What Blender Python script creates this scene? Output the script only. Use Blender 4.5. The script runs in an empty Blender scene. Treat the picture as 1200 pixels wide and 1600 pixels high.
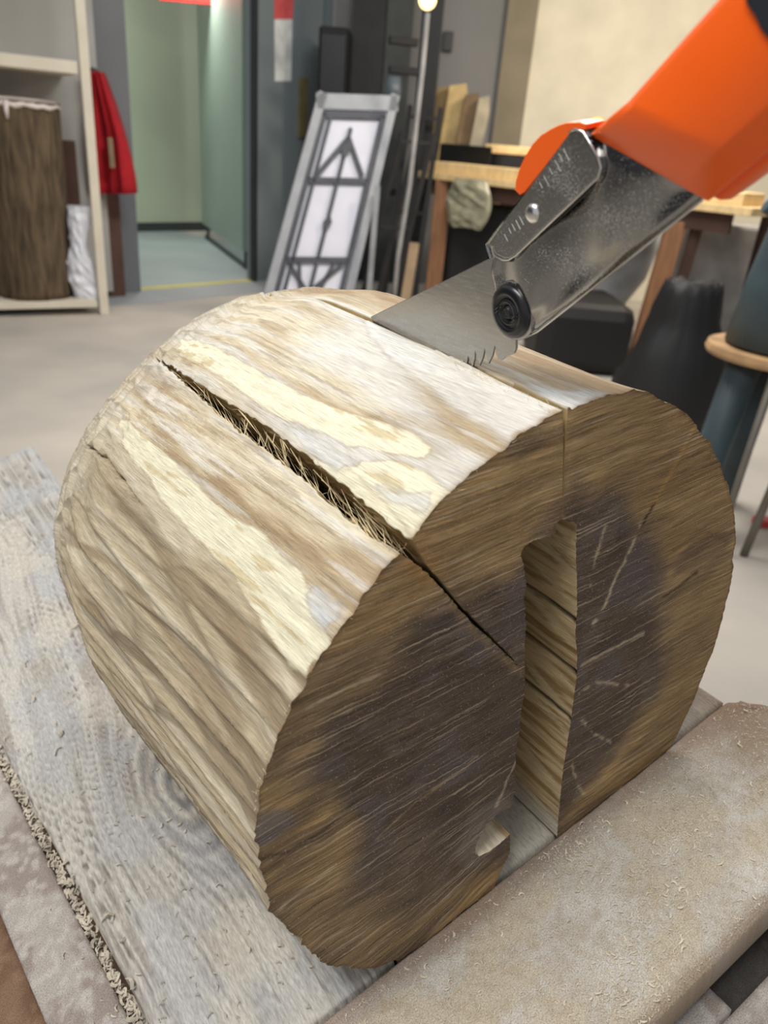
import bpy, bmesh, math, random
import numpy as np
from mathutils import Vector, Matrix
from mathutils.geometry import delaunay_2d_cdt

random.seed(4); np.random.seed(4)
SC = bpy.context.scene
COL = SC.collection
H = 1.15                                   # camera height above the workshop floor

# ------------------------------------------------------------------ camera
FPX = 1200.0
def nrm(v):
    v = np.array(v, float); return v/np.linalg.norm(v)
Zc = -nrm([-210, 2500, 1200]); Yc = nrm(np.array([0, 0, 1.]) - np.array([0, 0, 1.]).dot(Zc)*Zc); Xc = np.cross(Yc, Zc)
RC = np.array([Xc, Yc, Zc])
CAMP = np.array([0, 0, H])
def ray(x, y): return RC @ nrm([x-600, y-800, FPX])
cd = bpy.data.cameras.new('camera'); cam = bpy.data.objects.new('camera', cd); COL.objects.link(cam)
m = np.eye(4); m[:3, 0] = RC @ [1, 0, 0]; m[:3, 1] = RC @ [0, -1, 0]; m[:3, 2] = RC @ [0, 0, -1]; m[:3, 3] = CAMP
cam.matrix_world = Matrix(m.tolist())
cd.sensor_fit = 'HORIZONTAL'; cd.sensor_width = 36.0; cd.lens = 36.0; cd.clip_start = 0.02
cd.dof.use_dof = True; cd.dof.focus_distance = 0.395; cd.dof.aperture_fstop = 15.0
SC.camera = cam

# ------------------------------------------------------------------ world, lights, exposure
SC.view_settings.view_transform = 'Standard'; SC.view_settings.look = 'None'
SC.view_settings.gamma = 1.0; SC.view_settings.use_curve_mapping = False
SC.view_settings.exposure = 0.0
wd = bpy.data.worlds.new('world'); SC.world = wd; wd.use_nodes = True
wd.node_tree.nodes['Background'].inputs[0].default_value = (0.93, 0.96, 1.0, 1)
wd.node_tree.nodes['Background'].inputs[1].default_value = 0.52
def area(name, loc, target, sx, sy, power, col):
    l = bpy.data.lights.new(name, 'AREA'); l.shape = 'RECTANGLE'; l.size = sx; l.size_y = sy; l.energy = power; l.color = col
    o = bpy.data.objects.new(name, l); COL.objects.link(o); o.location = loc
    o.rotation_euler = (Vector(target)-Vector(loc)).to_track_quat('-Z', 'Y').to_euler()
    return o
area('bench_ceiling_light', (-0.75, -0.25, 2.7), (0.05, 0.4, 0.85), 1.2, 0.5, 37, (1.0, 0.97, 0.92))
area('room_ceiling_light', (0.3, 3.4, 3.1), (0.1, 3.6, 0), 1.6, 0.5, 95, (1.0, 0.97, 0.93))
area('corridor_light', (-2.1, 8.4, 2.7), (-2.1, 8.6, 0), 0.8, 0.5, 62, (0.96, 1.0, 0.94))
area('table_lamp_light', (1.9, 5.0, 2.6), (1.9, 6.0, 1.2), 0.7, 0.3, 58, (1.0, 0.86, 0.68))

# ------------------------------------------------------------------ helpers
def link(o): COL.objects.link(o); return o
def V(a): return Vector([float(x) for x in a])
def at(x, y, Y):                           # point of the pixel ray at depth plane Y
    r = ray(x, y); return CAMP + r*(Y/r[1])
def onz(x, y, z):                          # point of the pixel ray at height z
    r = ray(x, y); return CAMP + r*((z-H)/r[2])
def onplane(x, y, P, N):
    r = ray(x, y); return CAMP + r*(np.dot(P-CAMP, N)/r.dot(N))
def empty(name, loc, label, cat, group=None):
    o = bpy.data.objects.new(name, None); o.empty_display_size = .05; link(o); o.location = V(loc)
    o['label'] = label; o['category'] = cat
    if group: o['group'] = group
    return o
def fin(name, bm, mat, parent=None, smooth=False, label=None, cat=None, kind=None, bevel=0, seg=2):
    bmesh.ops.recalc_face_normals(bm, faces=bm.faces)
    me = bpy.data.meshes.new(name); bm.to_mesh(me); bm.free()
    for p in me.polygons: p.use_smooth = smooth
    o = bpy.data.objects.new(name, me); link(o)
    mats = mat if isinstance(mat, (list, tuple)) else [mat]
    for mm in mats: me.materials.append(mm)
    if parent is not None:
        o.parent = parent; o.matrix_parent_inverse = Matrix.Translation(parent.location).inverted()
    if label: o['label'] = label
    if cat: o['category'] = cat
    if kind: o['kind'] = kind
    if bevel:
        b = o.modifiers.new('bevel', 'BEVEL'); b.width = bevel; b.segments = seg; b.limit_method = 'ANGLE'; b.angle_limit = math.radians(35)
    return o
def hexa(bm, c, jit=0):                    # 8 corners: 4 bottom then 4 top, same winding
    v = [bm.verts.new(V(p)) for p in c]
    for f in ((0, 1, 2, 3), (4, 5, 6, 7), (0, 1, 5, 4), (1, 2, 6, 5), (2, 3, 7, 6), (3, 0, 4, 7)):
        bm.faces.new([v[i] for i in f])
def box(bm, lo, hi):
    x0, y0, z0 = lo; x1, y1, z1 = hi
    hexa(bm, [(x0, y0, z0), (x1, y0, z0), (x1, y1, z0), (x0, y1, z0), (x0, y0, z1), (x1, y0, z1), (x1, y1, z1), (x0, y1, z1)])
def obox(bm, P, a, b, c, la, lb, lc):      # oriented box starting at P with edges la*a, lb*b, lc*c
    P = np.array(P, float); a, b, c = np.array(a)*la, np.array(b)*lb, np.array(c)*lc
    hexa(bm, [P, P+a, P+a+b, P+b, P+c, P+a+c, P+a+b+c, P+b+c])
def beam(bm, p, q, w, d, up=(0, 0, 1)):    # bar from p to q, w wide and d thick
    p, q = np.array(p, float), np.array(q, float); e = nrm(q-p); s = np.cross(e, up)
    if np.linalg.norm(s) < 1e-3: s = np.cross(e, (0, 1, 0))
    s = nrm(s); t = np.cross(s, e)
    obox(bm, p-s*w/2-t*d/2, e, s, t, np.linalg.norm(q-p), w, d)
def tube(bm, pts, rad, n=12, cap=True):
    pts = [np.array(p, float) for p in pts]; rings = []
    rad = rad if isinstance(rad, (list, tuple)) else [rad]*len(pts)
    ref = None
    for i, p in enumerate(pts):
        e = nrm(pts[min(i+1, len(pts)-1)]-pts[max(i-1, 0)])
        if ref is None: ref = np.array([0, 0, 1.]) if abs(e[2]) < .9 else np.array([1., 0, 0])
        s = nrm(np.cross(e, ref)); t = np.cross(s, e); ref = t
        rings.append([bm.verts.new(V(p+rad[i]*(s*math.cos(k*2*math.pi/n)+t*math.sin(k*2*math.pi/n)))) for k in range(n)])
    for a, b in zip(rings, rings[1:]):
        for k in range(n): bm.faces.new((a[k], a[(k+1) % n], b[(k+1) % n], b[k]))
    if cap: bm.faces.new(rings[0][::-1]); bm.faces.new(rings[-1])
def prism(bm, pts, off):                   # closed outline in 3D, extruded by the vector off
    a = [bm.verts.new(V(p)) for p in pts]; b = [bm.verts.new(V(np.array(p)+off)) for p in pts]
    bm.faces.new(a); bm.faces.new(b[::-1]); n = len(a)
    for i in range(n): bm.faces.new((a[i], b[i], b[(i+1) % n], a[(i+1) % n]))
def grid_mesh(name, X, mat, parent=None, cols=None, gc=None, smooth=True, flip=False):   # X: (n,m,3) array of points
    n_, m_ = X.shape[:2]
    me = bpy.data.meshes.new(name)
    idx = np.arange(n_*m_).reshape(n_, m_)
    q = np.stack([idx[:-1, :-1], idx[1:, :-1], idx[1:, 1:], idx[:-1, 1:]], -1).reshape(-1, 4)
    if flip: q = q[:, ::-1]
    return raw_mesh(name, X.reshape(-1, 3), q, mat, parent, cols, gc, smooth)
def raw_mesh(name, verts, faces, mat, parent=None, cols=None, gc=None, smooth=True, matidx=None):
    me = bpy.data.meshes.new(name); faces = np.asarray(faces); k = faces.shape[1]
    me.vertices.add(len(verts)); me.vertices.foreach_set('co', np.asarray(verts, 'f').ravel())
    me.loops.add(faces.size); me.loops.foreach_set('vertex_index', faces.astype('i').ravel())
    me.polygons.add(len(faces)); me.polygons.foreach_set('loop_start', np.arange(0, faces.size, k, dtype='i'))
    me.polygons.foreach_set('use_smooth', np.full(len(faces), smooth))
    if cols is not None:
        a = me.attributes.new('tone', 'FLOAT_COLOR', 'POINT'); c = np.ones((len(verts), 4), 'f'); c[:, :3] = cols.reshape(-1, 3); a.data.foreach_set('color', c.ravel())
    if gc is not None:
        a = me.attributes.new('grain', 'FLOAT_VECTOR', 'POINT'); a.data.foreach_set('vector', np.asarray(gc, 'f').reshape(-1, 3).ravel())
    me.update(calc_edges=True); me.validate()
    o = bpy.data.objects.new(name, me); link(o); me.materials.append(mat)
    if parent is not None:
        o.parent = parent; o.matrix_parent_inverse = Matrix.Translation(parent.location).inverted()
    return o
# numpy noises
def hsh(i, j, s):
    h = (i.astype(np.int64)*374761393 + j.astype(np.int64)*668265263 + s*1274126177) & 0x7fffffff
    h = ((h ^ (h >> 13))*1103515245) & 0x7fffffff; h = ((h ^ (h >> 16))*12345677) & 0x7fffffff
    return (h & 0xffff)/65535.0
def vn(x, y, s=0):
    xi, yi = np.floor(x), np.floor(y); fx, fy = x-xi, y-yi; fx = fx*fx*(3-2*fx); fy = fy*fy*(3-2*fy)
    a, b, c, d = hsh(xi, yi, s), hsh(xi+1, yi, s), hsh(xi, yi+1, s), hsh(xi+1, yi+1, s)
    return (a*(1-fx)+b*fx)*(1-fy)+(c*(1-fx)+d*fx)*fy
def fbm(x, y, s=0, o=4):
    r = 0; a = .5; t = 0
    for k in range(o): r = r+a*vn(x*2**k, y*2**k, s+k*17); t += a; a *= .5
    return r/t
def worley(x, y, s=0):
    xi, yi = np.floor(x), np.floor(y); f1 = np.full(x.shape, 9.)
    f2 = np.full(x.shape, 9.)
    for dx in (-1, 0, 1):
        for dy in (-1, 0, 1):
            cx, cy = xi+dx, yi+dy; px = cx+.15+.7*hsh(cx, cy, s); py = cy+.15+.7*hsh(cx, cy, s+5)
            d = np.hypot(x-px, y-py); f2 = np.minimum(f2, np.maximum(f1, d)); f1 = np.minimum(f1, d)
    return f1, f2
def sst(a, b, x): t = np.clip((x-a)/(b-a), 0, 1); return t*t*(3-2*t)
def mix(a, b, t): t = np.asarray(t)[..., None]; return a*(1-t)+np.asarray(b)*t
def inpoly(x, y, P):
    P = np.array(P, float); r = np.zeros(x.shape, bool); j = len(P)-1
    for i in range(len(P)):
        xi, yi = P[i]; xj, yj = P[j]
        if yi != yj: r ^= ((yi > y) != (yj > y)) & (x < (xj-xi)*(y-yi)/(yj-yi)+xi)
        j = i
    return r
def segd(x, y, P):
    d = np.full(x.shape, 1e9)
    for (x0, y0), (x1, y1) in zip(P[:-1], P[1:]):
        dx, dy = x1-x0, y1-y0; t = np.clip(((x-x0)*dx+(y-y0)*dy)/(dx*dx+dy*dy+1e-12), 0, 1)
        d = np.minimum(d, np.hypot(x-x0-t*dx, y-y0-t*dy))
    return d
def sd(x, y, P):                           # signed distance, negative inside
    P = list(P); d = segd(x, y, P+[P[0]]); return np.where(inpoly(x, y, P), -d, d)

# ------------------------------------------------------------------ materials
def s2l(c):
    return tuple(((v/255)/12.92 if v/255 <= .04045 else ((v/255+.055)/1.055)**2.4) for v in c)
def mat(name, rgb=(128, 128, 128), rough=.7, metal=0, var=.12, scale=8, stretch=(1, 1, 1), bump=0, spec=.5, c2=None, emit=0, detail=5, coord='Object', trans=0):
    m_ = bpy.data.materials.new(name); m_.use_nodes = True; nt = m_.node_tree; N = nt.nodes; L = nt.links
    b = N['Principled BSDF']; b.inputs['Roughness'].default_value = rough; b.inputs['Metallic'].default_value = metal
    b.inputs['Specular IOR Level'].default_value = spec
    tc = N.new('ShaderNodeTexCoord'); mp = N.new('ShaderNodeMapping'); mp.inputs['Scale'].default_value = stretch
    L.new(tc.outputs[coord], mp.inputs[0]); nz = N.new('ShaderNodeTexNoise'); nz.inputs['Scale'].default_value = scale; nz.inputs['Detail'].default_value = detail
    L.new(mp.outputs[0], nz.inputs['Vector'])
    cr = N.new('ShaderNodeValToRGB'); a = np.array(s2l(rgb)); c = np.array(s2l(c2)) if c2 else None
    lo = a*(1-var*1.6) if c is None else c; hi = np.minimum(a*(1+var*1.6), 1) if c is None else a
    cr.color_ramp.elements[0].position = .3; cr.color_ramp.elements[0].color = (*lo, 1)
    cr.color_ramp.elements[1].position = .7; cr.color_ramp.elements[1].color = (*hi, 1)
    L.new(nz.outputs[0], cr.inputs[0]); L.new(cr.outputs[0], b.inputs['Base Color'])
    if bump:
        bp = N.new('ShaderNodeBump'); bp.inputs['Strength'].default_value = .6; bp.inputs['Distance'].default_value = bump
        L.new(nz.outputs[0], bp.inputs['Height']); L.new(bp.outputs[0], b.inputs['Normal'])
    if emit:
        b.inputs['Emission Color'].default_value = (*a, 1); b.inputs['Emission Strength'].default_value = emit
    if trans: b.inputs['Transmission Weight'].default_value = trans
    return m_
def tone_mat(name, sc, fine=.16, bump=.0004, rough=.75, dust=None, dustscale=None, dthr=(.62, .7), specks=0):
    """base colour from the painted wood tones, fine grain streaks laid along the grain coordinates"""
    m_ = bpy.data.materials.new(name); m_.use_nodes = True; nt = m_.node_tree; N = nt.nodes; L = nt.links
    b = N['Principled BSDF']; b.inputs['Roughness'].default_value = rough; b.inputs['Specular IOR Level'].default_value = .25
    at_ = N.new('ShaderNodeAttribute'); at_.attribute_name = 'tone'; g = N.new('ShaderNodeAttribute'); g.attribute_name = 'grain'
    mp = N.new('ShaderNodeMapping'); mp.inputs['Scale'].default_value = sc; L.new(g.outputs['Vector'], mp.inputs[0])
    nz = N.new('ShaderNodeTexNoise'); nz.inputs['Scale'].default_value = 1; nz.inputs['Detail'].default_value = 4; nz.inputs['Roughness'].default_value = .6; L.new(mp.outputs[0], nz.inputs['Vector'])
    mr = N.new('ShaderNodeMapRange'); mr.inputs[1].default_value = .25; mr.inputs[2].default_value = .75; mr.inputs[3].default_value = 1-fine*1.6; mr.inputs[4].default_value = 1+fine
    L.new(nz.outputs[0], mr.inputs[0])
    mu = N.new('ShaderNodeVectorMath'); mu.operation = 'MULTIPLY'; L.new(at_.outputs['Color'], mu.inputs[0]); L.new(mr.outputs[0], mu.inputs[1])
    out = mu.outputs[0]
    if dust is not None:
        mp2 = N.new('ShaderNodeMapping'); mp2.inputs['Scale'].default_value = dustscale; L.new(g.outputs['Vector'], mp2.inputs[0])
        n2 = N.new('ShaderNodeTexNoise'); n2.inputs['Scale'].default_value = 1; n2.inputs['Detail'].default_value = 3; L.new(mp2.outputs[0], n2.inputs['Vector'])
        r2 = N.new('ShaderNodeMapRange'); r2.inputs[1].default_value = dthr[0]; r2.inputs[2].default_value = dthr[1]; r2.inputs[4].default_value = .55; L.new(n2.outputs[0], r2.inputs[0])
        mx = N.new('ShaderNodeMix'); mx.data_type = 'RGBA'; mx.inputs[7].default_value = (*s2l(dust), 1)
        L.new(r2.outputs[0], mx.inputs[0]); L.new(out, mx.inputs[6]); out = mx.outputs[2]
    if specks:
        n3 = N.new('ShaderNodeTexNoise'); n3.inputs['Scale'].default_value = 1000; n3.inputs['Detail'].default_value = 4; n3.inputs['Roughness'].default_value = .7; L.new(g.outputs['Vector'], n3.inputs['Vector'])
        r3 = N.new('ShaderNodeMapRange'); r3.inputs[1].default_value = .60; r3.inputs[2].default_value = .70; r3.inputs[4].default_value = specks; L.new(n3.outputs[0], r3.inputs[0])
        mx = N.new('ShaderNodeMix'); mx.data_type = 'RGBA'; mx.inputs[7].default_value = (*s2l((200, 190, 178)), 1)
        L.new(r3.outputs[0], mx.inputs[0]); L.new(out, mx.inputs[6]); out = mx.outputs[2]
    L.new(out, b.inputs['Base Color'])
    bp = N.new('ShaderNodeBump'); bp.inputs['Strength'].default_value = .7; bp.inputs['Distance'].default_value = bump
    L.new(nz.outputs[0], bp.inputs['Height']); L.new(bp.outputs[0], b.inputs['Normal'])
    return m_

# ------------------------------------------------------------------ frame of the log and the bench
LA = nrm([-0.58490923, 0.81109876, 0]); LB = nrm(np.cross(LA, [0, 0, 1])); LW = np.array([0, 0, 1.])
LC = np.array([0.06709328, 0.29925599, -0.22161775+H]); CEN = np.array([.035, -.030]); LEN = .402
AL = math.radians(15.07)
BU = LB*math.cos(AL)+LW*math.sin(AL); BN = -np.cross(LA, BU) if np.cross(LA, BU)[2] < 0 else np.cross(LA, BU)
BO = np.array([0.09294803, 0.31790068, -0.37987616+H])       # bench top origin under the slot
def bench(a, u, h=0): return BO+LA*a+BU*u+BN*h
def face_uv(x, y):
    q = onplane(x, y, LC, LA)-LC; return q.dot(LB), q.dot(LW)

# ------------------------------------------------------------------ the workshop behind
def struct(name, bm, mt, **k): return fin(name, bm, mt, kind='structure', **k)
floor_m = mat('dusty_concrete', (196, 186, 172), .85, var=.05, scale=1.3, c2=(160, 154, 146), detail=6)
bm = bmesh.new(); box(bm, (-9, -2.5, -.12), (7, 16, 0)); struct('floor', bm, floor_m)
# blue grey floor paint near and behind the doorway
dA, dB = onz(215, 455, 0), onz(400, 440, 0); dd_ = nrm(dB-dA); dn = np.array([-dd_[1], dd_[0], 0])   # doorway line and the way through it
ZU = np.array([0, 0, 1.])
bm = bmesh.new(); obox(bm, dA-dd_*2.2-dn*.42, dd_, dn, ZU, 4.6, .42, .004); struct('trim_3', bm, mat('grey_floor_paint', (158, 160, 160), .7, var=.05, scale=2))
bm = bmesh.new(); obox(bm, dA-dd_*2.2, dd_, dn, ZU, 4.6, 7, .004); struct('trim_4', bm, mat('corridor_floor', (150, 160, 158), .55, var=.05, scale=2))
bm = bmesh.new(); obox(bm, dA, dd_, dn, ZU, np.linalg.norm(dB-dA), .10, .008); struct('trim_1', bm, mat('yellow_threshold', (196, 188, 112), .7, var=.06, scale=6))
# corridor green wall with dark base
g0, g1 = onz(214, 362, 0), onz(328, 360, 0); gd = nrm(g1-g0); gn = np.array([-gd[1], gd[0], 0])
green = mat('pale_green_paint', (184, 194, 168), .7, var=.04, scale=1.2)
bm = bmesh.new(); obox(bm, g0-gd*3, gd, gn, ZU, 7, .12, 3.2); struct('wall_corridor', bm, green)
bm = bmesh.new(); obox(bm, g0-gd*3-gn*.02, gd, gn, ZU, 7, .02, .10); struct('baseboard_corridor', bm, mat('dark_baseboard', (52, 58, 56), .6))
# grey jamb pillar, left of the doorway, and wall beyond it
jam = mat('grey_painted_steel', (112, 114, 118), .5, var=.04, scale=2)
j0 = onz(192, 458, 0)
bm = bmesh.new(); obox(bm, dA-dd_*.36-dn*.05, dd_, dn, ZU, .36, .22, 3.2); struct('trim_2', bm, jam)
bm = bmesh.new(); obox(bm, dA-dd_*4, dd_, dn, ZU, 3.62, .15, 3.2); struct('wall_left', bm, mat('grey_beige_wall', (176, 172, 162), .8, var=.04, scale=1.5))
# open green door leaf
d0 = np.array([*(onz(386, 421, 0)[:2]), 0]); d1 = np.array([*(onz(322, 372, 0)[:2]), 0]); dv = nrm(d1-d0)
doorl = empty('door_1', d0, 'pale green steel door leaf standing open in the doorway', 'door'); doorl['kind'] = 'structure'
del doorl['label']; del doorl['category']
bm = bmesh.new(); obox(bm, d0+ZU*.16, dv, np.cross(ZU, dv), ZU, np.linalg.norm(d1-d0), .04, 2.7); fin('door_leaf', bm, mat('green_steel_door', (156, 172, 160), .45, var=.04, scale=1.5), doorl)
bm = bmesh.new()
for s_ in (.02, .93): beam(bm, d0+dv*np.linalg.norm(d1-d0)*s_, d0+dv*np.linalg.norm(d1-d0)*s_+ZU*.17, .03, .03)
beam(bm, d0+ZU*.02, d1+ZU*.02, .03, .03); fin('door_foot', bm, mat('dark_steel', (60, 66, 66), .5), doorl)
# red lintel sign above the corridor
la, lb = at(252, -60, 8.6), at(318, 8, 8.6)
sgn = empty('red_sign', (la+lb)/2, 'red board hung above the doorway at the corridor wall', 'sign')
zt = lb[2]; bm = bmesh.new(); obox(bm, [at(248, 0, 8.6)[0], 8.6, at(248, -2, 8.6)[2]-.01], [1, 0, 0], [0, 1, 0], [0, 0, 1], .62, .03, .5)
fin('board', bm, mat('red_board', (190, 30, 20), .6), sgn)
# grey steel door right of the doorway, with a notice
steel = mat('blue_grey_steel', (122, 132, 134), .42, var=.03, scale=1)
s0 = dB; s1 = np.array([*(onz(508, 424, 0)[:2]), 0]); sv_ = nrm(s1-s0); sn_ = np.array([-sv_[1], sv_[0], 0]); sl_ = np.linalg.norm(s1-s0)
bm = bmesh.new(); obox(bm, s0, sv_, sn_, ZU, sl_, .10, 3.2); struct('door_2', bm, steel)
bm = bmesh.new(); obox(bm, s0-sv_*.03-sn_*.012, sv_, sn_, ZU, .03, .05, 3.2); struct('trim_5', bm, mat('dark_door_edge', (40, 44, 44), .5))
def on_plane_px(x, y, P, N_): return onplane(x, y, P, N_)
def flatpx(name, pts, P, N_, thick, mt, parent=None, **k):
    bm = bmesh.new(); prism(bm, [onplane(x, y, P, N_) for x, y in pts], N_*thick); return fin(name, bm, mt, parent, **k)
sP = s0-sn_*.004; nt_ = empty('door_notice', onplane(443, 128, sP, sn_), 'white paper notice with red top taped to the grey steel door', 'notice')
flatpx('sheet', [(429, 30), (457, 30), (455, 127), (430, 127)], sP, sn_, .003, mat('white_paper', (214, 216, 214), .8), nt_)
flatpx('heading', [(429, -20), (460, -20), (457, 31), (429, 31)], sP, sn_, .003, mat('red_paper', (206, 84, 84), .8), nt_)
flatpx('push_bar', [(470, 122), (482, 122), (480, 215), (468, 215)], sP-sn_*.02, sn_, .02, mat('brass_strip', (118, 108, 74), .5), None, label='thin brass coloured strip upright on the grey steel door', cat='strip')
# back walls: grey part, brown column, warm cream part
gy = mat('grey_wall_paint', (124, 123, 121), .8, var=.05, scale=1.2); cream_w = mat('cream_plaster', (216, 208, 186), .85, var=.06, scale=3, bump=.01)
bw = 7.4
x0 = s1[0]; x1 = at(782, 100, bw)[0]; x2 = at(828, 100, bw)[0]
bm = bmesh.new(); box(bm, (x0, bw, 0), (x1, bw+.15, 3.2)); struct('wall_back', bm, gy)
bm = bmesh.new(); box(bm, (x1, bw-.06, 0), (x2, bw+.15, 3.2)); struct('trim_6', bm, mat('brown_column', (130, 120, 100), .8, var=.08, scale=3))
bm = bmesh.new(); box(bm, (x2, bw, 0), (6.2, bw+.15, 3.2)); struct('wall_right', bm, cream_w)
bm = bmesh.new(); box(bm, (6.2, -2.5, 0), (6.35, bw, 3.2)); struct('wall_side', bm, gy)
sw = at(700, 65, bw-.02); bm = bmesh.new(); box(bm, sw-np.array([.04, .02, .07]), sw+np.array([.04, .02, .07])); fin('wall_switch', bm, mat('dark_switch', (50, 50, 50), .5), label='small dark box mounted on the grey back wall', cat='switch', bevel=.006)
bm = bmesh.new(); box(bm, (-5.0, -2.5, 0), (-4.85, 4.2, 3.2)); struct('wall_side_left', bm, mat('dark_grey_wall', (92, 93, 96), .8, var=.08, scale=1))
# ---------------- shelf unit with bark log
sw_m = mat('cream_painted_wood', (214, 204, 184), .7, var=.04, scale=6)
c0 = onz(166, 492, 0); sdir = nrm(onz(0, 497, 0)-c0); sdir[2] = 0; sdir = nrm(sdir); sb = np.array([sdir[1], -sdir[0], 0]); sb = sb if sb[1] > 0 else -sb
shelf = empty('shelf_unit', c0, 'cream painted wooden shelf unit holding a bark covered trunk', 'shelf')
Wd_, Dp = 1.05, .53
for nm, s_, b_ in (('post', -.02, 0), ('post', Wd_, 0), ('post', Wd_, Dp-.05)):
    bm = bmesh.new(); obox(bm, c0+sdir*(s_-.0)+sb*b_, sdir, sb, ZU, .055, .05, 2.3); fin(nm, bm, sw_m, shelf, bevel=.004)
for z_, h_ in ((.05, .045), (1.375, .065), (2.1, .05)):
    bm = bmesh.new(); obox(bm, c0+sb*.002+ZU*z_+sdir*.05, sdir, sb, ZU, Wd_-.05, Dp, h_); fin('shelf_board', bm, sw_m, shelf, bevel=.003)
bm = bmesh.new(); obox(bm, c0-sdir*.16+sb*(Dp+.001)+ZU*.05, sdir, sb, ZU, Wd_+.21, .012, 2.2); fin('back_panel', bm, mat('pale_grey_panel', (168, 166, 160), .8, var=.04, scale=3), shelf)
bark = mat('tree_bark', (112, 94, 70), .95, var=.3, scale=16, stretch=(2.4, 2.4, .35), bump=.04, c2=(60, 48, 36), detail=8)
tcx = c0+sdir*.385+sb*.24+ZU*.095; R0 = .275
trunk = empty('bark_trunk', tcx, 'thick bark covered trunk section standing in the shelf unit', 'log')
bm = bmesh.new(); n_ = 72; rr_ = []
for k in range(26):
    z_ = 1.12*k/25; rr_.append([bm.verts.new(V(tcx+np.array([math.cos(q*2*math.pi/n_), math.sin(q*2*math.pi/n_), 0])*(.228*(1+.09*k/25+.02*math.sin(q*2*math.pi/n_*3))+.010*(float(fbm(np.array([q*.45 % 32.4]), np.array([z_*5]), 5, 3)[0])-.5)*2)+ZU*z_)) for q in range(n_)])
for a_, b_ in zip(rr_, rr_[1:]):
    for q in range(n_): bm.faces.new((a_[q], a_[(q+1) % n_], b_[(q+1) % n_], b_[q]))
bm.faces.new(rr_[0]); bm.faces.new(rr_[-1]); fin('bark', bm, bark, trunk, True)
plas = mat('white_sealing_wax', (220, 206, 198), .6, var=.05, scale=20)
bm = bmesh.new(); pr = []
for r_, z_ in ((.0, 1.122), (.15, 1.135), (.238, 1.128), (.257, 1.112), (.256, 1.095), (.24, 1.10)):
    pr.append([bm.verts.new(V(tcx+np.array([math.cos(q*2*math.pi/40), math.sin(q*2*math.pi/40), 0])*max(r_, .001)+ZU*(z_-(.02*random.random() if r_ > .235 else 0)))) for q in range(40)])
for a_, b_ in zip(pr, pr[1:]):
    for q in range(40): bm.faces.new((a_[q], a_[(q+1) % 40], b_[(q+1) % 40], b_[q]))
fin('sealed_top', bm, plas, trunk, True, label='white sealed top')
pd_ = at(80, 172, float(tcx[1])-.2); bm = bmesh.new(); tube(bm, [tcx+np.array([.07, -.240, 1.11]), tcx+np.array([.075, -.258, 1.06]), tcx+np.array([.075, -.254, 1.02])], [.016, .012, .007], 10); fin('drip', bm, plas, trunk, True)
bm = bmesh.new(); tube(bm, [tcx+np.array([-.10, -.18, .48]), tcx+np.array([-.13, -.262, .50])], [.05, .04], 14); fin('branch_stub', bm, mat('stub_wood', (164, 138, 118), .8), trunk, bevel=.006)
# plastic bag and brown board in the shelf
bgp = c0+sdir*.085+sb*.10+ZU*.095
bm = bmesh.new(); n_ = 20; rr_ = []
for k in range(16):
    z_ = .56*k/15; w_ = .085-.03*(z_/.56)+.02*math.sin(z_*14); rr_.append([bm.verts.new(V(bgp+sdir*(w_*math.cos(q*2*math.pi/n_)-.02+.05*math.sin(z_*5))*(.9+.3*random.random())+sb*(.06*math.sin(q*2*math.pi/n_)*(.8+.4*random.random()))+ZU*z_)) for q in range(n_)])
for a_, b_ in zip(rr_, rr_[1:]):
    for q in range(n_): bm.faces.new((a_[q], a_[(q+1) % n_], b_[(q+1) % n_], b_[q]))
bm.faces.new(rr_[0]); bm.faces.new(rr_[-1]); fin('plastic_bag', bm, mat('white_plastic', (222, 222, 228), .35, var=.05, scale=10), None, False, 'crumpled white plastic bag standing right of the bark trunk', 'bag')
bm = bmesh.new(); obox(bm, c0+sdir*.03+sb*.42+ZU*.095, sdir, sb, ZU, .16, .04, .92); fin('brown_board', bm, mat('brown_stained_board', (74, 46, 34), .7), None, False, 'dark brown board standing behind the white plastic bag', 'board', bevel=.004)
bm = bmesh.new(); q0 = c0+sdir*.72+sb*.15+ZU*1.44; tube(bm, [q0, q0+ZU*.03, q0+ZU*.13, q0+ZU*.17], [.05, .055, .055, .03], 20); fin('jar', bm, mat('brown_jar', (120, 66, 52), .4), None, True, 'small brown jar on the upper shelf board', 'jar')
# red jacket hanging by the jamb
jk = empty('red_jacket', at(180, 215, 5.45), 'red jacket hanging between the shelf unit and the grey pillar', 'jacket')
jp = [(154, 112), (162, 130), (176, 165), (190, 210), (200, 250), (207, 285), (208, 302), (180, 305), (165, 300), (150, 300), (140, 200)]
bm = bmesh.new(); Yj = 5.48
n_ = 12; rows = []
for k in range(14):
    y_ = 112+(303-112)*k/13; xr = float(np.interp(y_, [112, 130, 165, 210, 250, 285, 303], [156, 163, 176, 190, 200, 207, 208])); L_, R_ = at(138, y_, Yj), at(xr, y_, Yj)
    rows.append([bm.verts.new(V(L_+(R_-L_)*(j/(n_-1))-np.array([0, 1, 0])*(.035*math.sin(j*1.9+k*.25)+.02*math.sin(j*.9)))) for j in range(n_)]+[bm.verts.new(V(L_+(R_-L_)*(j/(n_-1))+np.array([0, .09, 0]))) for j in range(n_-1, -1, -1)])
for a_, b_ in zip(rows, rows[1:]):
    m2 = len(a_)
    for q in range(m2): bm.faces.new((a_[q], a_[(q+1) % m2], b_[(q+1) % m2], b_[q]))
bm.faces.new(rows[0]); bm.faces.new(rows[-1]); fin('body', bm, mat('red_cloth', (168, 18, 30), .9, var=.1, scale=14), jk, True)
bm = bmesh.new(); beam(bm, at(172, 215, Yj-.06), at(176, 262, Yj-.06), .035, .02); fin('lining_stripe', bm, mat('beige_lining', (150, 132, 104), .9), jk)
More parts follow.
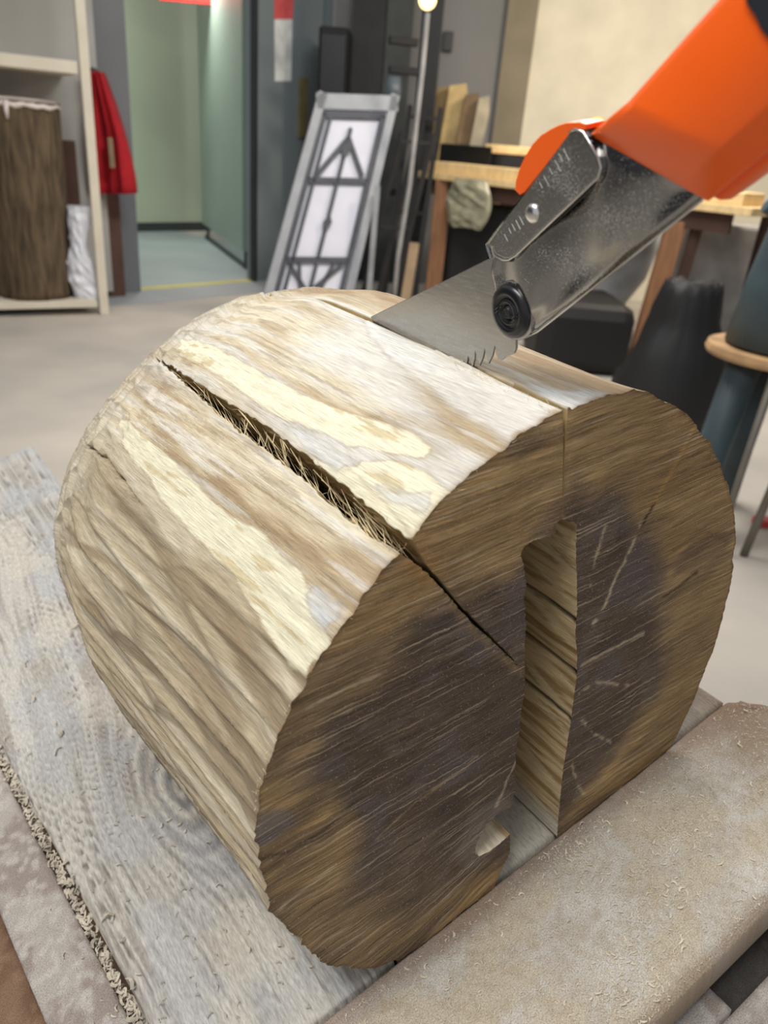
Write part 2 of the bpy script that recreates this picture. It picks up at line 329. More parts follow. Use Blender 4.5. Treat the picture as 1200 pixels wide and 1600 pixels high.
bm = bmesh.new(); beam(bm, at(150, 112, Yj+.03), dA-dd_*.30+ZU*float(at(150, 100, Yj)[2])-dn*.05, .03, .02); fin('hook', bm, mat('dark_hook', (60, 58, 56), .5), jk)
bm = bmesh.new(); obox(bm, np.array([*(at(186, 400, 5.5)[:2]), 0])+np.array([-.13, .08, 0]), dd_, dn, ZU, .14, .04, .85); fin('brown_plank', bm, mat('dark_brown_plank', (88, 62, 52), .8), None, False, 'dark brown plank standing behind the shelf unit post', 'board')
# ---------------- lattice door panel leaning
panel = empty('lattice_panel', np.array([*(at(470, 520, 4.75)[:2]), 0]), 'white panelled door insert with dark tracery leaning by the grey steel door', 'panel')
B0, B1 = onz(396, 512, 0.0), onz(538, 512, 0.0)
tl, tr = at(496, 146, float(B0[1])+.55), at(624, 150, float(B0[1])+.55); pe = nrm(B1-B0); ptop = (tl+tr)/2; pb = (B0+B1)/2
pu = nrm(ptop-pb); pnn = nrm(np.cross(pe, pu)); 
if pnn[1] > 0: pnn = -pnn
def PP(x, y, d=0): return onplane(x, y, pb+pnn*d, pnn)
frame_m = mat('grey_white_frame', (150, 152, 156), .6, var=.06, scale=10); trac = mat('dark_grey_tracery', (68, 70, 76), .6, var=.1, scale=20); wpan = mat('white_panel_board', (206, 206, 216), .6, var=.03, scale=6)
quad = [(396, 512), (497, 146), (622, 150), (538, 512)]
ip = lambda s_, t_: (quad[0][0]*(1-s_)*(1-t_)+quad[3][0]*s_*(1-t_)+quad[1][0]*(1-s_)*t_+quad[2][0]*s_*t_, quad[0][1]*(1-s_)*(1-t_)+quad[3][1]*s_*(1-t_)+quad[1][1]*(1-s_)*t_+quad[2][1]*s_*t_)
c4 = [PP(*q) for q in quad]
def PQ(s_, t_, d=0): return c4[0]*(1-s_)*(1-t_)+c4[3]*s_*(1-t_)+c4[1]*(1-s_)*t_+c4[2]*s_*t_+pnn*d
bm = bmesh.new(); prism(bm, [PQ(.02, .01), PQ(.98, .01), PQ(.98, .99), PQ(.02, .99)], -pnn*.02); fin('backing', bm, wpan, panel)
def stick(name, a_, b_, w, mt, d=.012): bm = bmesh.new(); beam(bm, PQ(*a_, d), PQ(*b_, d), w, .024, up=pnn); return fin(name, bm, mt, panel)
for a_, b_, w in (((.05, 0), (.05, 1), .055), ((.95, 0), (.95, 1), .055), ((0, .965), (1, .965), .09), ((0, .02), (1, .02), .06)): stick('rail', a_, b_, w, frame_m, .018)
for a_, b_, w in (((.14, .02), (.14, .92), .03), ((.86, .02), (.86, .92), .03), ((.22, .02), (.22, .9), .022), ((.12, .91), (.88, .91), .03), ((.14, .64), (.86, .64), .035), ((.14, .30), (.86, .30), .035), ((.50, .30), (.50, .86), .022),
                  ((.50, .82), (.24, .66), .028), ((.50, .82), (.78, .66), .028), ((.47, .16), (.2, .28), .024), ((.50, .16), (.8, .28), .024), ((.5, .05), (.5, .28), .022), ((.38, .18), (.30, .29), .02), ((.62, .18), (.70, .29), .02)): stick('tracery_bar', a_, b_, w, trac)
for s_, t_, r_ in ((.50, .77, .030), (.50, .46, .030), (.5, .15, .026)):
    bm = bmesh.new(); c_ = PQ(s_, t_, .02); prism(bm, [c_+pu*r_*2, c_+pe*r_, c_-pu*r_*2, c_-pe*r_], pnn*.014); fin('ornament', bm, trac, panel)
# frames leaning behind the panel
fr_m = mat('dark_frame_wood', (36, 34, 34), .7, var=.2, scale=8)
for k, (xa_, xb_, Y_, lb_, mt_) in enumerate([(560, 628, 5.6, 'dark slatted frame leaning just right of the white panelled insert', fr_m), (598, 641, 5.9, 'darkest narrow frame leaning furthest right behind the white insert', mat('black_frame', (26, 26, 28), .7))]):
    bx = np.array([*(at(xa_, 470, Y_)[:2]), 0.]); tx = at(xb_, 205-k*40, Y_+.35); e_ = [1, .1, 0]; fm = empty('leaning_frame', bx, lb_, 'frame', 'dark frames leaning behind the white insert')
    for s_ in (0, .11, .22): bm = bmesh.new(); beam(bm, bx+np.array(e_)*s_, tx+np.array(e_)*s_, .03, .03); fin('stile', bm, mt_, fm)
    for t_ in (.05, .5, .95): bm = bmesh.new(); q_ = bx*(1-t_)+tx*t_; beam(bm, q_, q_+np.array(e_)*.22, .03, .02); fin('crossbar', bm, mt_, fm)
bm = bmesh.new(); a_ = np.array([*(at(575, 470, 5.2)[:2]), 0.]); beam(bm, a_, at(590, 290, 5.4), .035, .02); fin('pale_stick', bm, mat('pale_grey_stick', (132, 134, 134), .7), None, False, 'pale grey stick leaning between the white insert and dark frames', 'stick')
bm = bmesh.new(); a_ = np.array([*(at(628, 480, 5.0)[:2]), 0.]); beam(bm, a_, at(648, 380, 5.2), .06, .03); fin('tan_board', bm, mat('tan_board', (140, 118, 90), .8), None, False, 'short tan board leaning beside the left table leg', 'board')
# dark machine column, conduit, cabinet and lamp
dk = mat('near_black_paint', (7, 7, 9), .6, var=.2, scale=5)
pz = at(682, 0, 5.8); pb_ = at(640, 430, 5.8); col = empty('black_machine_post', np.array([pb_[0], 6.4, 0]), 'tall black machine post with arms between the panel and the table', 'machine')
bm = bmesh.new(); obox(bm, [at(628, 400, 5.8)[0], 6.35, 0], [1, 0, 0], [0, 1, 0], ZU, .15, .12, 2.6); fin('column', bm, dk, col, bevel=.01)
for y_, L_ in ((108, .26), (62, .2), (300, .3)):
    bm = bmesh.new(); c_ = at(608, y_, 6.28); beam(bm, c_, c_+np.array([L_, .06, 0]), .05, .05); fin('arm', bm, dk, col, bevel=.006)
bm = bmesh.new(); c_ = at(616, 120, 6.2); tube(bm, [c_, c_-ZU*.10, c_-ZU*.22], [.05, .06, .03], 14); fin('motor', bm, mat('steel_grey_motor', (88, 96, 102), .4), col, True)
bm = bmesh.new(); tube(bm, [at(668, 20, 5.5), at(660, 110, 5.5), at(650, 200, 5.5), at(640, 290, 5.5), at(622, 400, 5.5), np.array([*(at(618, 430, 5.5)[:2]), 0.])], .016, 10); fin('conduit_pipe', bm, mat('pale_conduit', (150, 148, 146), .5), None, True, 'thin pale grey conduit running down beside the black post', 'pipe')
cb = empty('black_cabinet', np.array([at(522, 130, 7.0)[0], 7.0, 0]), 'black cabinet standing against the wall behind the white insert', 'cabinet')
x_a, x_b = at(500, 100, 7.0)[0], at(546, 100, 7.0)[0]; zt = at(520, 45, 7.0)[2]
bm = bmesh.new(); box(bm, (x_a, 6.85, 0), (x_b, 7.2, zt)); fin('carcass', bm, dk, cb, bevel=.02)
bm = bmesh.new(); box(bm, (x_a+.02, 6.83, .1), (x_b-.02, 6.85, zt-.05)); fin('door', bm, mat('black_door', (16, 16, 18), .35), cb, bevel=.005)
for xa_, xb_, lb_, rgb, Y_ in ((548, 598, 'tall dark grey panel board standing against the back wall', (40, 41, 43), 7.25), (600, 640, 'slightly greener grey board behind the black machine post', (66, 70, 69), 7.28)):
    bm = bmesh.new(); box(bm, (at(xa_, 100, Y_)[0], Y_, 0), (at(xb_, 100, Y_)[0], Y_+.04, 2.6)); fin('wall_board', bm, mat('board_grey_%d' % xa_, rgb, .7), None, False, lb_, 'board')
lp = at(668, 0, 5.2); lamp = empty('work_lamp', lp, 'small glowing work lamp at the top behind the black post', 'lamp')
bm = bmesh.new(); bmesh.ops.create_uvsphere(bm, u_segments=16, v_segments=10, radius=.05, matrix=Matrix.Translation(V(lp))); fin('bulb', bm, mat('lamp_glow', (255, 226, 150), .5, emit=3), lamp, True)
bm = bmesh.new(); tube(bm, [lp+ZU*.03, lp+ZU*.08, lp+ZU*.16], [.075, .06, .02], 18, False); fin('lamp_shade', bm, dk, lamp, True)
bm = bmesh.new(); tube(bm, [lp+ZU*.15, lp+ZU*.2+np.array([.0, .3, .05]), np.array([lp[0], 6.36, lp[2]+.1])], .01, 8); fin('lamp_arm', bm, dk, lamp, True)
# ---------------- work table on the right
twood = mat('table_top_wood', (226, 196, 142), .6, var=.08, scale=10, stretch=(1, 5, 1)); tleg = mat('brown_table_leg', (142, 100, 68), .75, var=.16, scale=12, stretch=(3, 3, .4)); tdark = mat('dark_apron', (66, 44, 34), .8)
TZ = .985; tR = onz(1176, 325, TZ); tLf = at(652, 260, 6.3); tLf[2] = TZ; tdir = nrm((tLf-tR)*[1, 1, 0]); Lt = np.linalg.norm(tLf-tR); tb = np.array([tdir[1], -tdir[0], 0]); tb = tb if tb[1] > 0 else -tb
tbl = empty('work_table', np.array([tR[0], tR[1], 0]), 'long wooden work table against the cream wall', 'table')
tW = .70
n_b = 3
for k in range(n_b): bm = bmesh.new(); obox(bm, tR+tb*(tW/n_b*k+.002)-ZU*.045, tdir, tb, ZU, Lt, tW/n_b-.006, .045); fin('top_board', bm, twood, tbl, bevel=.004)
bm = bmesh.new(); obox(bm, tR+tb*.05+tdir*.12-ZU*.15, tdir, tb, ZU, Lt-.24, .03, .105); fin('apron', bm, tdark, tbl)
def fl0(x, y): return onz(x, y, 0)
lr = fl0(985, 612); lrt = tR+tdir*((lr-tR).dot(tdir)-.0)+tb*.06
for q_ in (onplane(1058, 345, tR+tb*.05, tb),):
    p_ = q_*[1, 1, 0]-np.array([.06, 0, 0]); bm = bmesh.new(); beam(bm, p_, q_, .11, .07, up=(0, 1, 0)); fin('leg', bm, tleg, tbl, bevel=.004)
bm = bmesh.new(); beam(bm, np.array([*p_[:2], 0])+tb*.05+tdir*-.12, q_+tb*.07+tdir*-.10, .06, .04, up=(0, 1, 0)); fin('leg_brace', bm, tdark, tbl)
ll = onplane(692, 300, tR+tb*.06, tb)
for s_ in (0, .62): bm = bmesh.new(); beam(bm, np.array([ll[0], ll[1], 0])+tb*s_, np.array([ll[0], ll[1], TZ-.045])+tb*s_, .12, .08, up=(0, 1, 0)); fin('leg', bm, tleg, tbl, bevel=.004)
bm = bmesh.new(); beam(bm, (tR+tdir*.1+tb*.6)*[1, 1, 0], tR+tdir*.1+tb*.6-ZU*.045, .1, .08, up=(0, 1, 0)); fin('leg', bm, tdark, tbl)
l3 = onplane(778, 300, tR+tb*.1, tb); bm = bmesh.new(); beam(bm, [l3[0], l3[1], TZ-.16], [l3[0], l3[1], TZ-.045], .05, .05, up=(0, 1, 0)); fin('bracket', bm, twood, tbl)
def tabpx(x, back, z=0.): P_ = tR+tb*back; r_ = onplane(x, 270, P_, tb); return np.array([r_[0], r_[1], TZ+z])    # point above the table, a given way in from its front edge
for k, (xa_, xb_, bk_, h_, lb_) in enumerate([(668, 835, .06, .075, 'pale sawn plank lying along the left of the table'), (1172, 960, .05, .07, 'pale sawn plank lying on the right end of the table, below the handle')]):
    a_, b_ = tabpx(xa_, bk_), tabpx(xb_, bk_); L_ = np.linalg.norm(b_-a_); e_ = (b_-a_)/L_; bm = bmesh.new(); obox(bm, a_, e_, tb, ZU, L_, .30, h_); fin('sawn_plank', bm, twood, None, False, lb_, 'plank', bevel=.006)['group'] = 'sawn planks on the work table'
p_ = tabpx(800, .52); slab = empty('pale_board_blank', p_, 'curved pale wooden blank on a dark block behind the orange thumb release', 'wood piece')
P_ = [np.array([math.cos(t_)*.22*(1+.1*math.sin(3*t_)), math.sin(t_)*.09, 0]) for t_ in np.linspace(0, 2*math.pi, 28)[:-1]]
bm = bmesh.new(); prism(bm, [p_+q_+ZU*.16 for q_ in P_], ZU*.06); fin('blank', bm, twood, slab, bevel=.012)
bm = bmesh.new(); prism(bm, [p_+q_*.85 for q_ in P_], ZU*.16); fin('dark_base', bm, dk, slab, bevel=.01)
p_ = tabpx(905, .50); hose = empty('coiled_hose', p_, 'grey coiled hose with a yellow fitting on the table against the cream wall', 'hose')
bm = bmesh.new(); tube(bm, [p_+np.array([.16*math.cos(t_), .03*math.sin(t_*.5), .18+.165*math.sin(t_)]) for t_ in np.linspace(0, 6.28, 26)], .014, 8); fin('coil', bm, mat('grey_hose', (104, 100, 90), .5), hose, True)
yf = p_+np.array([.06, 0, .40]); bm = bmesh.new(); bmesh.ops.create_uvsphere(bm, u_segments=12, v_segments=8, radius=.05, matrix=Matrix.Translation(V(yf))@Matrix.Diagonal((1, .6, .7, 1))); fin('yellow_fitting', bm, mat('yellow_fitting', (214, 190, 40), .5), hose, True)
bm = bmesh.new(); beam(bm, p_+np.array([.06, 0, 0]), yf, .05, .03, up=(0, 1, 0)); fin('foot', bm, dk, hose)
for k, (x_, w_, h_, rgb, lb_) in enumerate([(672, .07, .60, (132, 112, 76), 'tall brown wood slab at the left end of the table'), (694, .075, .62, (180, 156, 108), 'palest yellow wood slab standing on the table end'), (716, .06, .56, (112, 92, 66), 'darker wood slab standing third on the table end'), (734, .045, .54, (150, 142, 122), 'greyish thin slab nearest the grey wall on the table')]):
    q_ = tabpx(x_, .40); bm = bmesh.new(); prism(bm, [q_+np.array([-w_, 0, 0]), q_+np.array([w_, 0, 0]), q_+np.array([w_+.05, 0, h_*.8]), q_+np.array([w_*.7+.05, 0, h_]), q_+np.array([-w_+.05, 0, h_*.96])], np.array([0, .06, 0])); fin('wood_slab', bm, mat('slab_%d' % k, rgb, .8, var=.15, scale=8), None, False, lb_, 'wood', bevel=.004)['group'] = 'wood slabs standing on the table end'
q0, q1 = tabpx(664, .375), tabpx(765, .375); e_ = nrm(q1-q0); bm = bmesh.new(); obox(bm, q0-tb*.01, e_, -ZU*-1, tb, np.linalg.norm(q1-q0), .20, .02); fin('tool_case', bm, dk, None, False, 'low black board standing in front of the wood slabs on the table', 'board', bevel=.006)
pbk = onplane(735, 292, tR-tb*.015, tb); pbk[2] = TZ-.03; bm = bmesh.new(); rows = []
for k in range(10):
    z_ = -.32*k/9; w_ = .19*(.75+.35*math.sin(k*.35)); rows.append([bm.verts.new(V(pbk+tdir*w_*math.cos(q*math.pi/7)-tb*(.05*math.sin(q*math.pi/7)*(.6+random.random()*.8))+ZU*(z_+.02*random.random()))) for q in range(15)])
for a_, b_ in zip(rows, rows[1:]):
    for q in range(14): bm.faces.new((a_[q], a_[(q+1)], b_[(q+1)], b_[q]))
fin('hanging_bag', bm, mat('dull_plastic_bag', (150, 146, 122), .3, var=.25, scale=12), None, False, 'crumpled clear plastic bag hanging at the left table edge', 'bag')
# under and behind the table
def ybox(name, x0_, x1_, ytop, Y_, dp, mt, lb_, ct, bev=.03):
    a_, b_ = at(x0_, ytop, Y_), at(x1_, ytop, Y_); bm = bmesh.new(); box(bm, (a_[0], Y_, 0), (b_[0], Y_+dp, (a_[2]+b_[2])/2)); return fin(name, bm, mt, None, False, lb_, ct, bevel=bev)
ybox('black_crate', 708, 850, 320, 6.1, .5, dk, 'tall black crate under the left half of the table', 'crate')
ybox('black_chest', 850, 1004, 478, 4.5, .7, dk, 'low black chest below the table left of the right leg', 'chest', .08)
bk_ = at(945, 420, 5.95); bm = bmesh.new(); tube(bm, [[bk_[0], bk_[1], .0], [bk_[0], bk_[1], .22], [bk_[0], bk_[1], .40], [bk_[0], bk_[1], .60], [bk_[0], bk_[1], .82]], [.16, .20, .30, .34, .35], 30); fin('pale_tub', bm, mat('pale_grey_plastic', (176, 178, 182), .5), None, True, 'pale grey round tub under the table left of the right leg', 'tub')
ybox('pale_box', 1058, 1215, 352, 5.3, .3, mat('pale_grey_card', (150, 148, 146), .8), 'pale grey box under the table right of its leg', 'box', .02)
b3 = at(1056, 560, 3.75); bm = bmesh.new(); n_ = 40; rr_ = []
for k in range(16):
    f_ = k/15; w_ = [1, 1.04, 1.03, 1.0, .97, .93, .88, .84, .78, .72, .66, .6, .58, .54, .5, .45][k]
    rr_.append([bm.verts.new(V([b3[0]+.27*w_*math.cos(q*2*math.pi/n_)*(1+.22*(float(vn(np.array([q*.35]), np.array([f_*4]), 3)[0])-.5)), b3[1]+.22*w_*math.sin(q*2*math.pi/n_), f_*.66+.03*(q % 3 == 0)*f_])) for q in range(n_)])
for a_, b_ in zip(rr_, rr_[1:]):
    for q in range(n_): bm.faces.new((a_[q], a_[(q+1) % n_], b_[(q+1) % n_], b_[q]))
bm.faces.new(rr_[0]); bm.faces.new(rr_[-1]); fin('black_bag', bm, dk, None, True, 'big slumped black bag on the floor beside the right table leg', 'bag')
# ---------------- teal machine stand, right edge
teal = mat('teal_painted_metal', (56, 72, 78), .55, var=.2, scale=4)
mc = np.array([1.115, 2.55, 0.]); ms_ = empty('teal_machine', mc, 'teal grey machine stand with a round wooden shelf at the right edge', 'machine')
zr = at(1150, 545, 2.55)[2]; xc = at(1200, 545, 2.55)[0]+.05; mc = np.array([xc, 2.55, 0]); ms_.location = V(mc)
bm = bmesh.new(); tube(bm, [mc+ZU*(zr+.02), mc+ZU*(zr+.22), mc+ZU*(zr+.42), mc+ZU*(zr+.62), mc+ZU*(zr+.72)], [.185, .165, .135, .11, .085], 32); fin('drum', bm, teal, ms_, True)
bm = bmesh.new(); tube(bm, [mc+ZU*(zr+.42)+np.array([-.15, -.02, 0]), mc+ZU*(zr+.44)+np.array([-.19, -.02, 0])], .022, 12); fin('latch', bm, teal, ms_)
bm = bmesh.new(); lathe_p = [(.0, .0), (.235, .0), (.24, .012), (.235, .03), (.0, .03)]
R_ = [[bm.verts.new(V(mc+ZU*(zr-.02+h_)+np.array([math.cos(q*math.pi/24), math.sin(q*math.pi/24), 0])*max(r_, .001))) for q in range(48)] for r_, h_ in lathe_p]
for a_, b_ in zip(R_, R_[1:]):
    for q in range(48): bm.faces.new((a_[q], a_[(q+1) % 48], b_[(q+1) % 48], b_[q]))
fin('round_shelf', bm, mat('worn_plywood', (176, 140, 98), .7, var=.2, scale=12), ms_, False, label='round plywood shelf')
for an, r_ in ((200, .05), (320, .05), (80, .05)):
    d_ = np.array([math.cos(math.radians(an)), math.sin(math.radians(an)), 0]); bm = bmesh.new(); tube(bm, [mc+d_*.14+ZU*(zr-.02), mc+d_*.21], [.055, .05], 16); fin('leg', bm, teal, ms_, True)
bm = bmesh.new(); tube(bm, [mc+np.array([-.10, -.19, zr-.02]), mc+np.array([-.14, -.24, 0])], .012, 8); fin('tie_rod', bm, mat('dull_rod', (110, 104, 94), .5), ms_, True)
bm = bmesh.new(); tube(bm, [mc+np.array([.02, -.22, zr-.02]), mc+np.array([-.05, -.25, 0])], .014, 8); fin('tie_rod', bm, bpy.data.materials['dull_rod'], ms_, True)
q_ = onz(1190, 822, 0); bm = bmesh.new(); box(bm, q_-np.array([.03, .02, 0]), q_+np.array([.05, .03, .03])); fin('red_block', bm, mat('red_plastic', (196, 70, 70), .5), None, False, 'small red block lying on the floor near the teal machine', 'block', bevel=.006)


# ------------------------------------------------------------------ workbench: planks under the log, front beam, rails and legs
wb = empty('workbench', (BO[0]+LA[0]*.3, BO[1]+LA[1]*.3, 0), 'dusty plank workbench that carries the log', 'workbench')
plank_w = tone_mat('weathered_plank', (900, 160, 1), fine=.24, bump=.0008, rough=.85)
dust_w = tone_mat('sawdust_coated_wood', (1300, 1300, 1), fine=.34, bump=.0009, rough=.95)
def plank(name, a0, a1, u0, u1, th_, step, hf, cf, mt, top=0.0, edge=None, label=None):
    """board with a modelled upper surface; u0,u1 may be functions of a; hf height and cf tone functions of (a, u)"""
    na, nu = int((a1-a0)/step)+1, int(((u1(a0) if callable(u1) else u1)-(u0(a0) if callable(u0) else u0))/step)+1
    A_ = np.linspace(a0, a1, na)[:, None]; k = np.linspace(0, 1, nu)[None]
    U0 = u0(A_) if callable(u0) else u0; U1 = u1(A_) if callable(u1) else u1
    uu = U0+(U1-U0)*k+0*A_; aa = A_+0*uu; h = hf(aa, uu)
    ed = np.minimum.reduce([(uu-U0)/.004, (U1-uu)/.004, (aa-a0)/.004, (a1-aa)/.004]); h = h-.0016*(1-np.sqrt(np.clip(ed, 0, 1)))
    c = cf(aa, uu, h)
    def P(a_, u_, h_): return BO+LA*a_[..., None]+BU*u_[..., None]+BN*h_[..., None]
    X = P(aa, uu, h+top)
    # skirt: close the sides and the underside around the modelled top
    def padrow(X_, c_, a_, u_):
        return X_, c_
    lo = P(aa, uu, np.full_like(aa, top-th_))
    Xr = np.concatenate([lo[:, :1], X, lo[:, -1:]], 1); cr_ = np.concatenate([c[:, :1]*.8, c, c[:, -1:]*.8], 1); ar = np.concatenate([aa[:, :1], aa, aa[:, -1:]], 1); ur = np.concatenate([uu[:, :1]-th_, uu, uu[:, -1:]+th_], 1)
    r0_ = np.concatenate([lo[:1, :1], lo[:1], lo[:1, -1:]], 1); r1_ = np.concatenate([lo[-1:, :1], lo[-1:], lo[-1:, -1:]], 1)
    Xr = np.concatenate([r0_, Xr, r1_], 0); cr_ = np.concatenate([cr_[:1]*.8, cr_, cr_[-1:]*.8], 0); ar = np.concatenate([ar[:1]-th_, ar, ar[-1:]+th_], 0); ur = np.concatenate([ur[:1], ur, ur[-1:]], 0)
    if edge is not None:
        cr_[:, 0] = edge; cr_[:, -1] = edge
    o = grid_mesh(name, Xr, mt, wb, cr_, np.stack([ur, ar, 0*ar], -1), True)
    if label: o['label'] = label
    return o
kn = [(.190, -.140, 1.0), (.62, -.20, -.5)]
def warp(a, u):
    ph = u+.010*(fbm(a*5, u*9, 601, 3)-.5)
    for ka, ku, s in kn:
        r2 = ((a-ka)/.075)**2+((u-ku)/.034)**2; ph = ph-(u-ku)*.55*np.exp(-r2*.45)+.016*s*np.exp(-r2*.8)
    return ph
def glines(a, u, ph):
    w = ph*230+1.2*fbm(a*8, u*40, 603, 3); d = np.abs(w-np.round(w)); m_ = sst(.38, .55, fbm(a*11, u*45, 606, 3)); l_ = sst(.16, .04, d)*m_
    w2 = ph*75+1.5*fbm(a*6+3, u*30, 608, 3); d2 = np.abs(w2-np.round(w2)); return l_, sst(.055, .015, d2)*sst(.45, .6, fbm(a*7, u*30, 610, 3))
def hf1(a, u):
    ph = warp(a, u); fi = fbm(ph*330, a*9, 605, 2); l_, l2_ = glines(a, u, ph)
    return (fi-.5)*.0018-.0016*l_-.0022*l2_
def cf1(a, u, h):
    ph = warp(a, u); c = np.ones(a.shape+(3,))*L3(194, 189, 180)
    fi = fbm(ph*330, a*9, 605, 2); c = mix(c, L3(160, 152, 142), sst(.52, .36, fi)*.8); l_, l2_ = glines(a, u, ph); c = mix(c, L3(140, 134, 128), l_*.75); c = mix(c, L3(104, 96, 90), l2_*.85)
    c = mix(c, L3(180, 181, 183), sst(.42, .62, fbm(a*14, u*22, 609, 3))*.6)
    c = mix(c, L3(204, 197, 183), sst(.5, .68, fbm(a*16+4, u*30, 611, 3))*.6)
    r2 = ((a-.190)/.060)**2+((u+.137)/.022)**2; ring = .5+.5*np.sin(np.sqrt(r2)*19+5*fbm(a*40, u*40, 613, 3)); c = mix(c, L3(104, 103, 106), np.exp(-r2*.55)*.85*(.25+.75*ring))
    return c
def L3(*c): return np.array(s2l(c))
e1_ = lambda a: -.200-.108*a
plank('plank', .004, .86, lambda a: -.200-.108*a, lambda a: -.083-.012*a, .032, .0012, hf1, cf1, plank_w, edge=L3(126, 104, 82), label='grey weathered plank with a large knot')
def hf2(a, u): return (fbm(u*300, a*10, 621, 4)-.5)*.0022
def cf2(a, u, h): c = np.ones(a.shape+(3,))*L3(150, 126, 100); c = mix(c, L3(112, 88, 66), sst(.45, .62, fbm(u*220, a*9, 623, 4))*.8); return mix(c, L3(196, 190, 178), sst(.10, .04, np.abs(u-.04)*.5)*.95)
plank('plank', .004, .60, -.081, .055, .032, .003, hf2, cf2, plank_w); plank('plank', .003, .56, .058, .196, .032, .003, hf2, cf2, plank_w, label='brown plank right of the slot')
def hf3(a, u): return (fbm(a*90, u*90, 631, 4)-.5)*.0022+(fbm(a*500, u*500, 633, 2)-.5)*.0008
def cf3(a, u, h): c = np.ones(a.shape+(3,))*L3(182, 174, 166); c = mix(c, L3(154, 140, 132), sst(.45, .65, fbm(a*60, u*90, 635, 4))*.8); return mix(c, L3(206, 200, 192), sst(.5, .7, fbm(a*200, u*200, 637, 3))*.6)
plank('edge_board', -.10, .86, lambda a: -.243-.108*a, lambda a: -.2075-.108*a, .09, .0016, hf3, cf3, dust_w, top=.001, edge=L3(104, 72, 48), label='narrow pinkish grey board with brown side')
plank('lower_board', -.10, .86, lambda a: -.30-.108*a, lambda a: -.2475-.108*a, .06, .003, hf3, lambda a, u, h: cf3(a, u, h)*L3(196, 166, 142), dust_w, top=-.035, edge=L3(96, 66, 46))
# front beam laid across the plank ends
beam_u1 = .213
def hfb(a, u):
    rnd = -.0065*np.exp(-((a+.0005)/.012)**2)-.004*sst(-.088, -.102, a); return rnd+(fbm(u*24, a*40, 641, 3)-.5)*.003+(fbm(u*500, a*500, 643, 3)-.5)*.0010-.010*sst(beam_u1-.02, beam_u1, u)
def cfb(a, u, h):
    c = np.ones(a.shape+(3,))*L3(198, 190, 178); c = mix(c, L3(208, 203, 194), sst(.42, .62, fbm(a*60, u*40, 645, 4))*.8)
    c = mix(c, L3(202, 188, 164), sst(.50, .66, fbm(a*42, u*30, 647, 4))*.75); c = mix(c, L3(176, 158, 132), sst(.55, .62, fbm(a*300, u*300, 649, 2))*.35)
    c = mix(c, L3(158, 136, 122), sst(-.020, -.003, a+.012*(fbm(u*30, a*30, 651, 3)-.5))*.75*sst(.24, .05, np.abs(u+.03)*.8))
    c = mix(c, L3(152, 128, 100), sst(.135, .19, u+.06*(fbm(u*40, a*60, 653, 3)-.5))*.8*sst(-.10, -.02, a*1.0)); c = mix(c, L3(150, 124, 106), sst(.10, .2, u)*sst(-.03, -.006, a)*.7)
    kn_ = np.hypot((a+.012), (u-.203)); c = mix(c, L3(98, 78, 60), np.exp(-(kn_/.006)**2)*.8)
    return mix(c, L3(140, 118, 96), sst(-.092, -.100, a)*.7)
plank('front_beam', -.1015, .0005, -.34, lambda a: beam_u1-a*.25, .030, .00125, hfb, cfb, dust_w, top=.0085, edge=L3(128, 104, 80), label='broad front beam covered in sawdust')
plank('ledge', -.112, -.03, -.3, .052, .03, .003, hf3, lambda a, u, h: cf3(a, u, h)*.8, dust_w, top=-.034, edge=L3(90, 78, 68))
plank('recess_shade', -.112, -.03, .055, .32, .03, .003, hf3, lambda a, u, h: cf3(a, u, h)*.16, dust_w, top=-.046, edge=L3(60, 58, 58), label='darkened strip for the shaded recess below the front beam')  # fills a deep recess, its shade put into the darkened tone
plank('lower_shelf', -.40, -.1135, -.45, .5, .02, .003, hf3, lambda a, u, h: cf3(a, u, h)*.85, dust_w, top=-.034, edge=L3(110, 96, 82))
legm = mat('bench_leg_wood', (112, 86, 62), .8, var=.2, scale=20, stretch=(4, 4, .5), bump=.002)
for a_, u_ in ((.05, -.15), (.05, .13), (.5, -.17), (.5, .11)):
    p = bench(a_, u_, -.035); bm = bmesh.new(); hexa(bm, [p*[1, 1, 0]+np.array([sx_*.035, sy_*.035, 0]) for sx_, sy_ in ((-1, -1), (1, -1), (1, 1), (-1, 1))]+[bench(a_+sy_*.03, u_+sx_*.03, -.030) for sx_, sy_ in ((-1, -1), (1, -1), (1, 1), (-1, 1))]); fin('leg', bm, legm, wb)
for a_ in (.05, .5):
    bm = bmesh.new(); obox(bm, bench(a_-.03, -.27 if a_ < .3 else -.3, -.10), BU, LA, BN, .48, .06, .066); fin('cross_rail', bm, legm, wb)
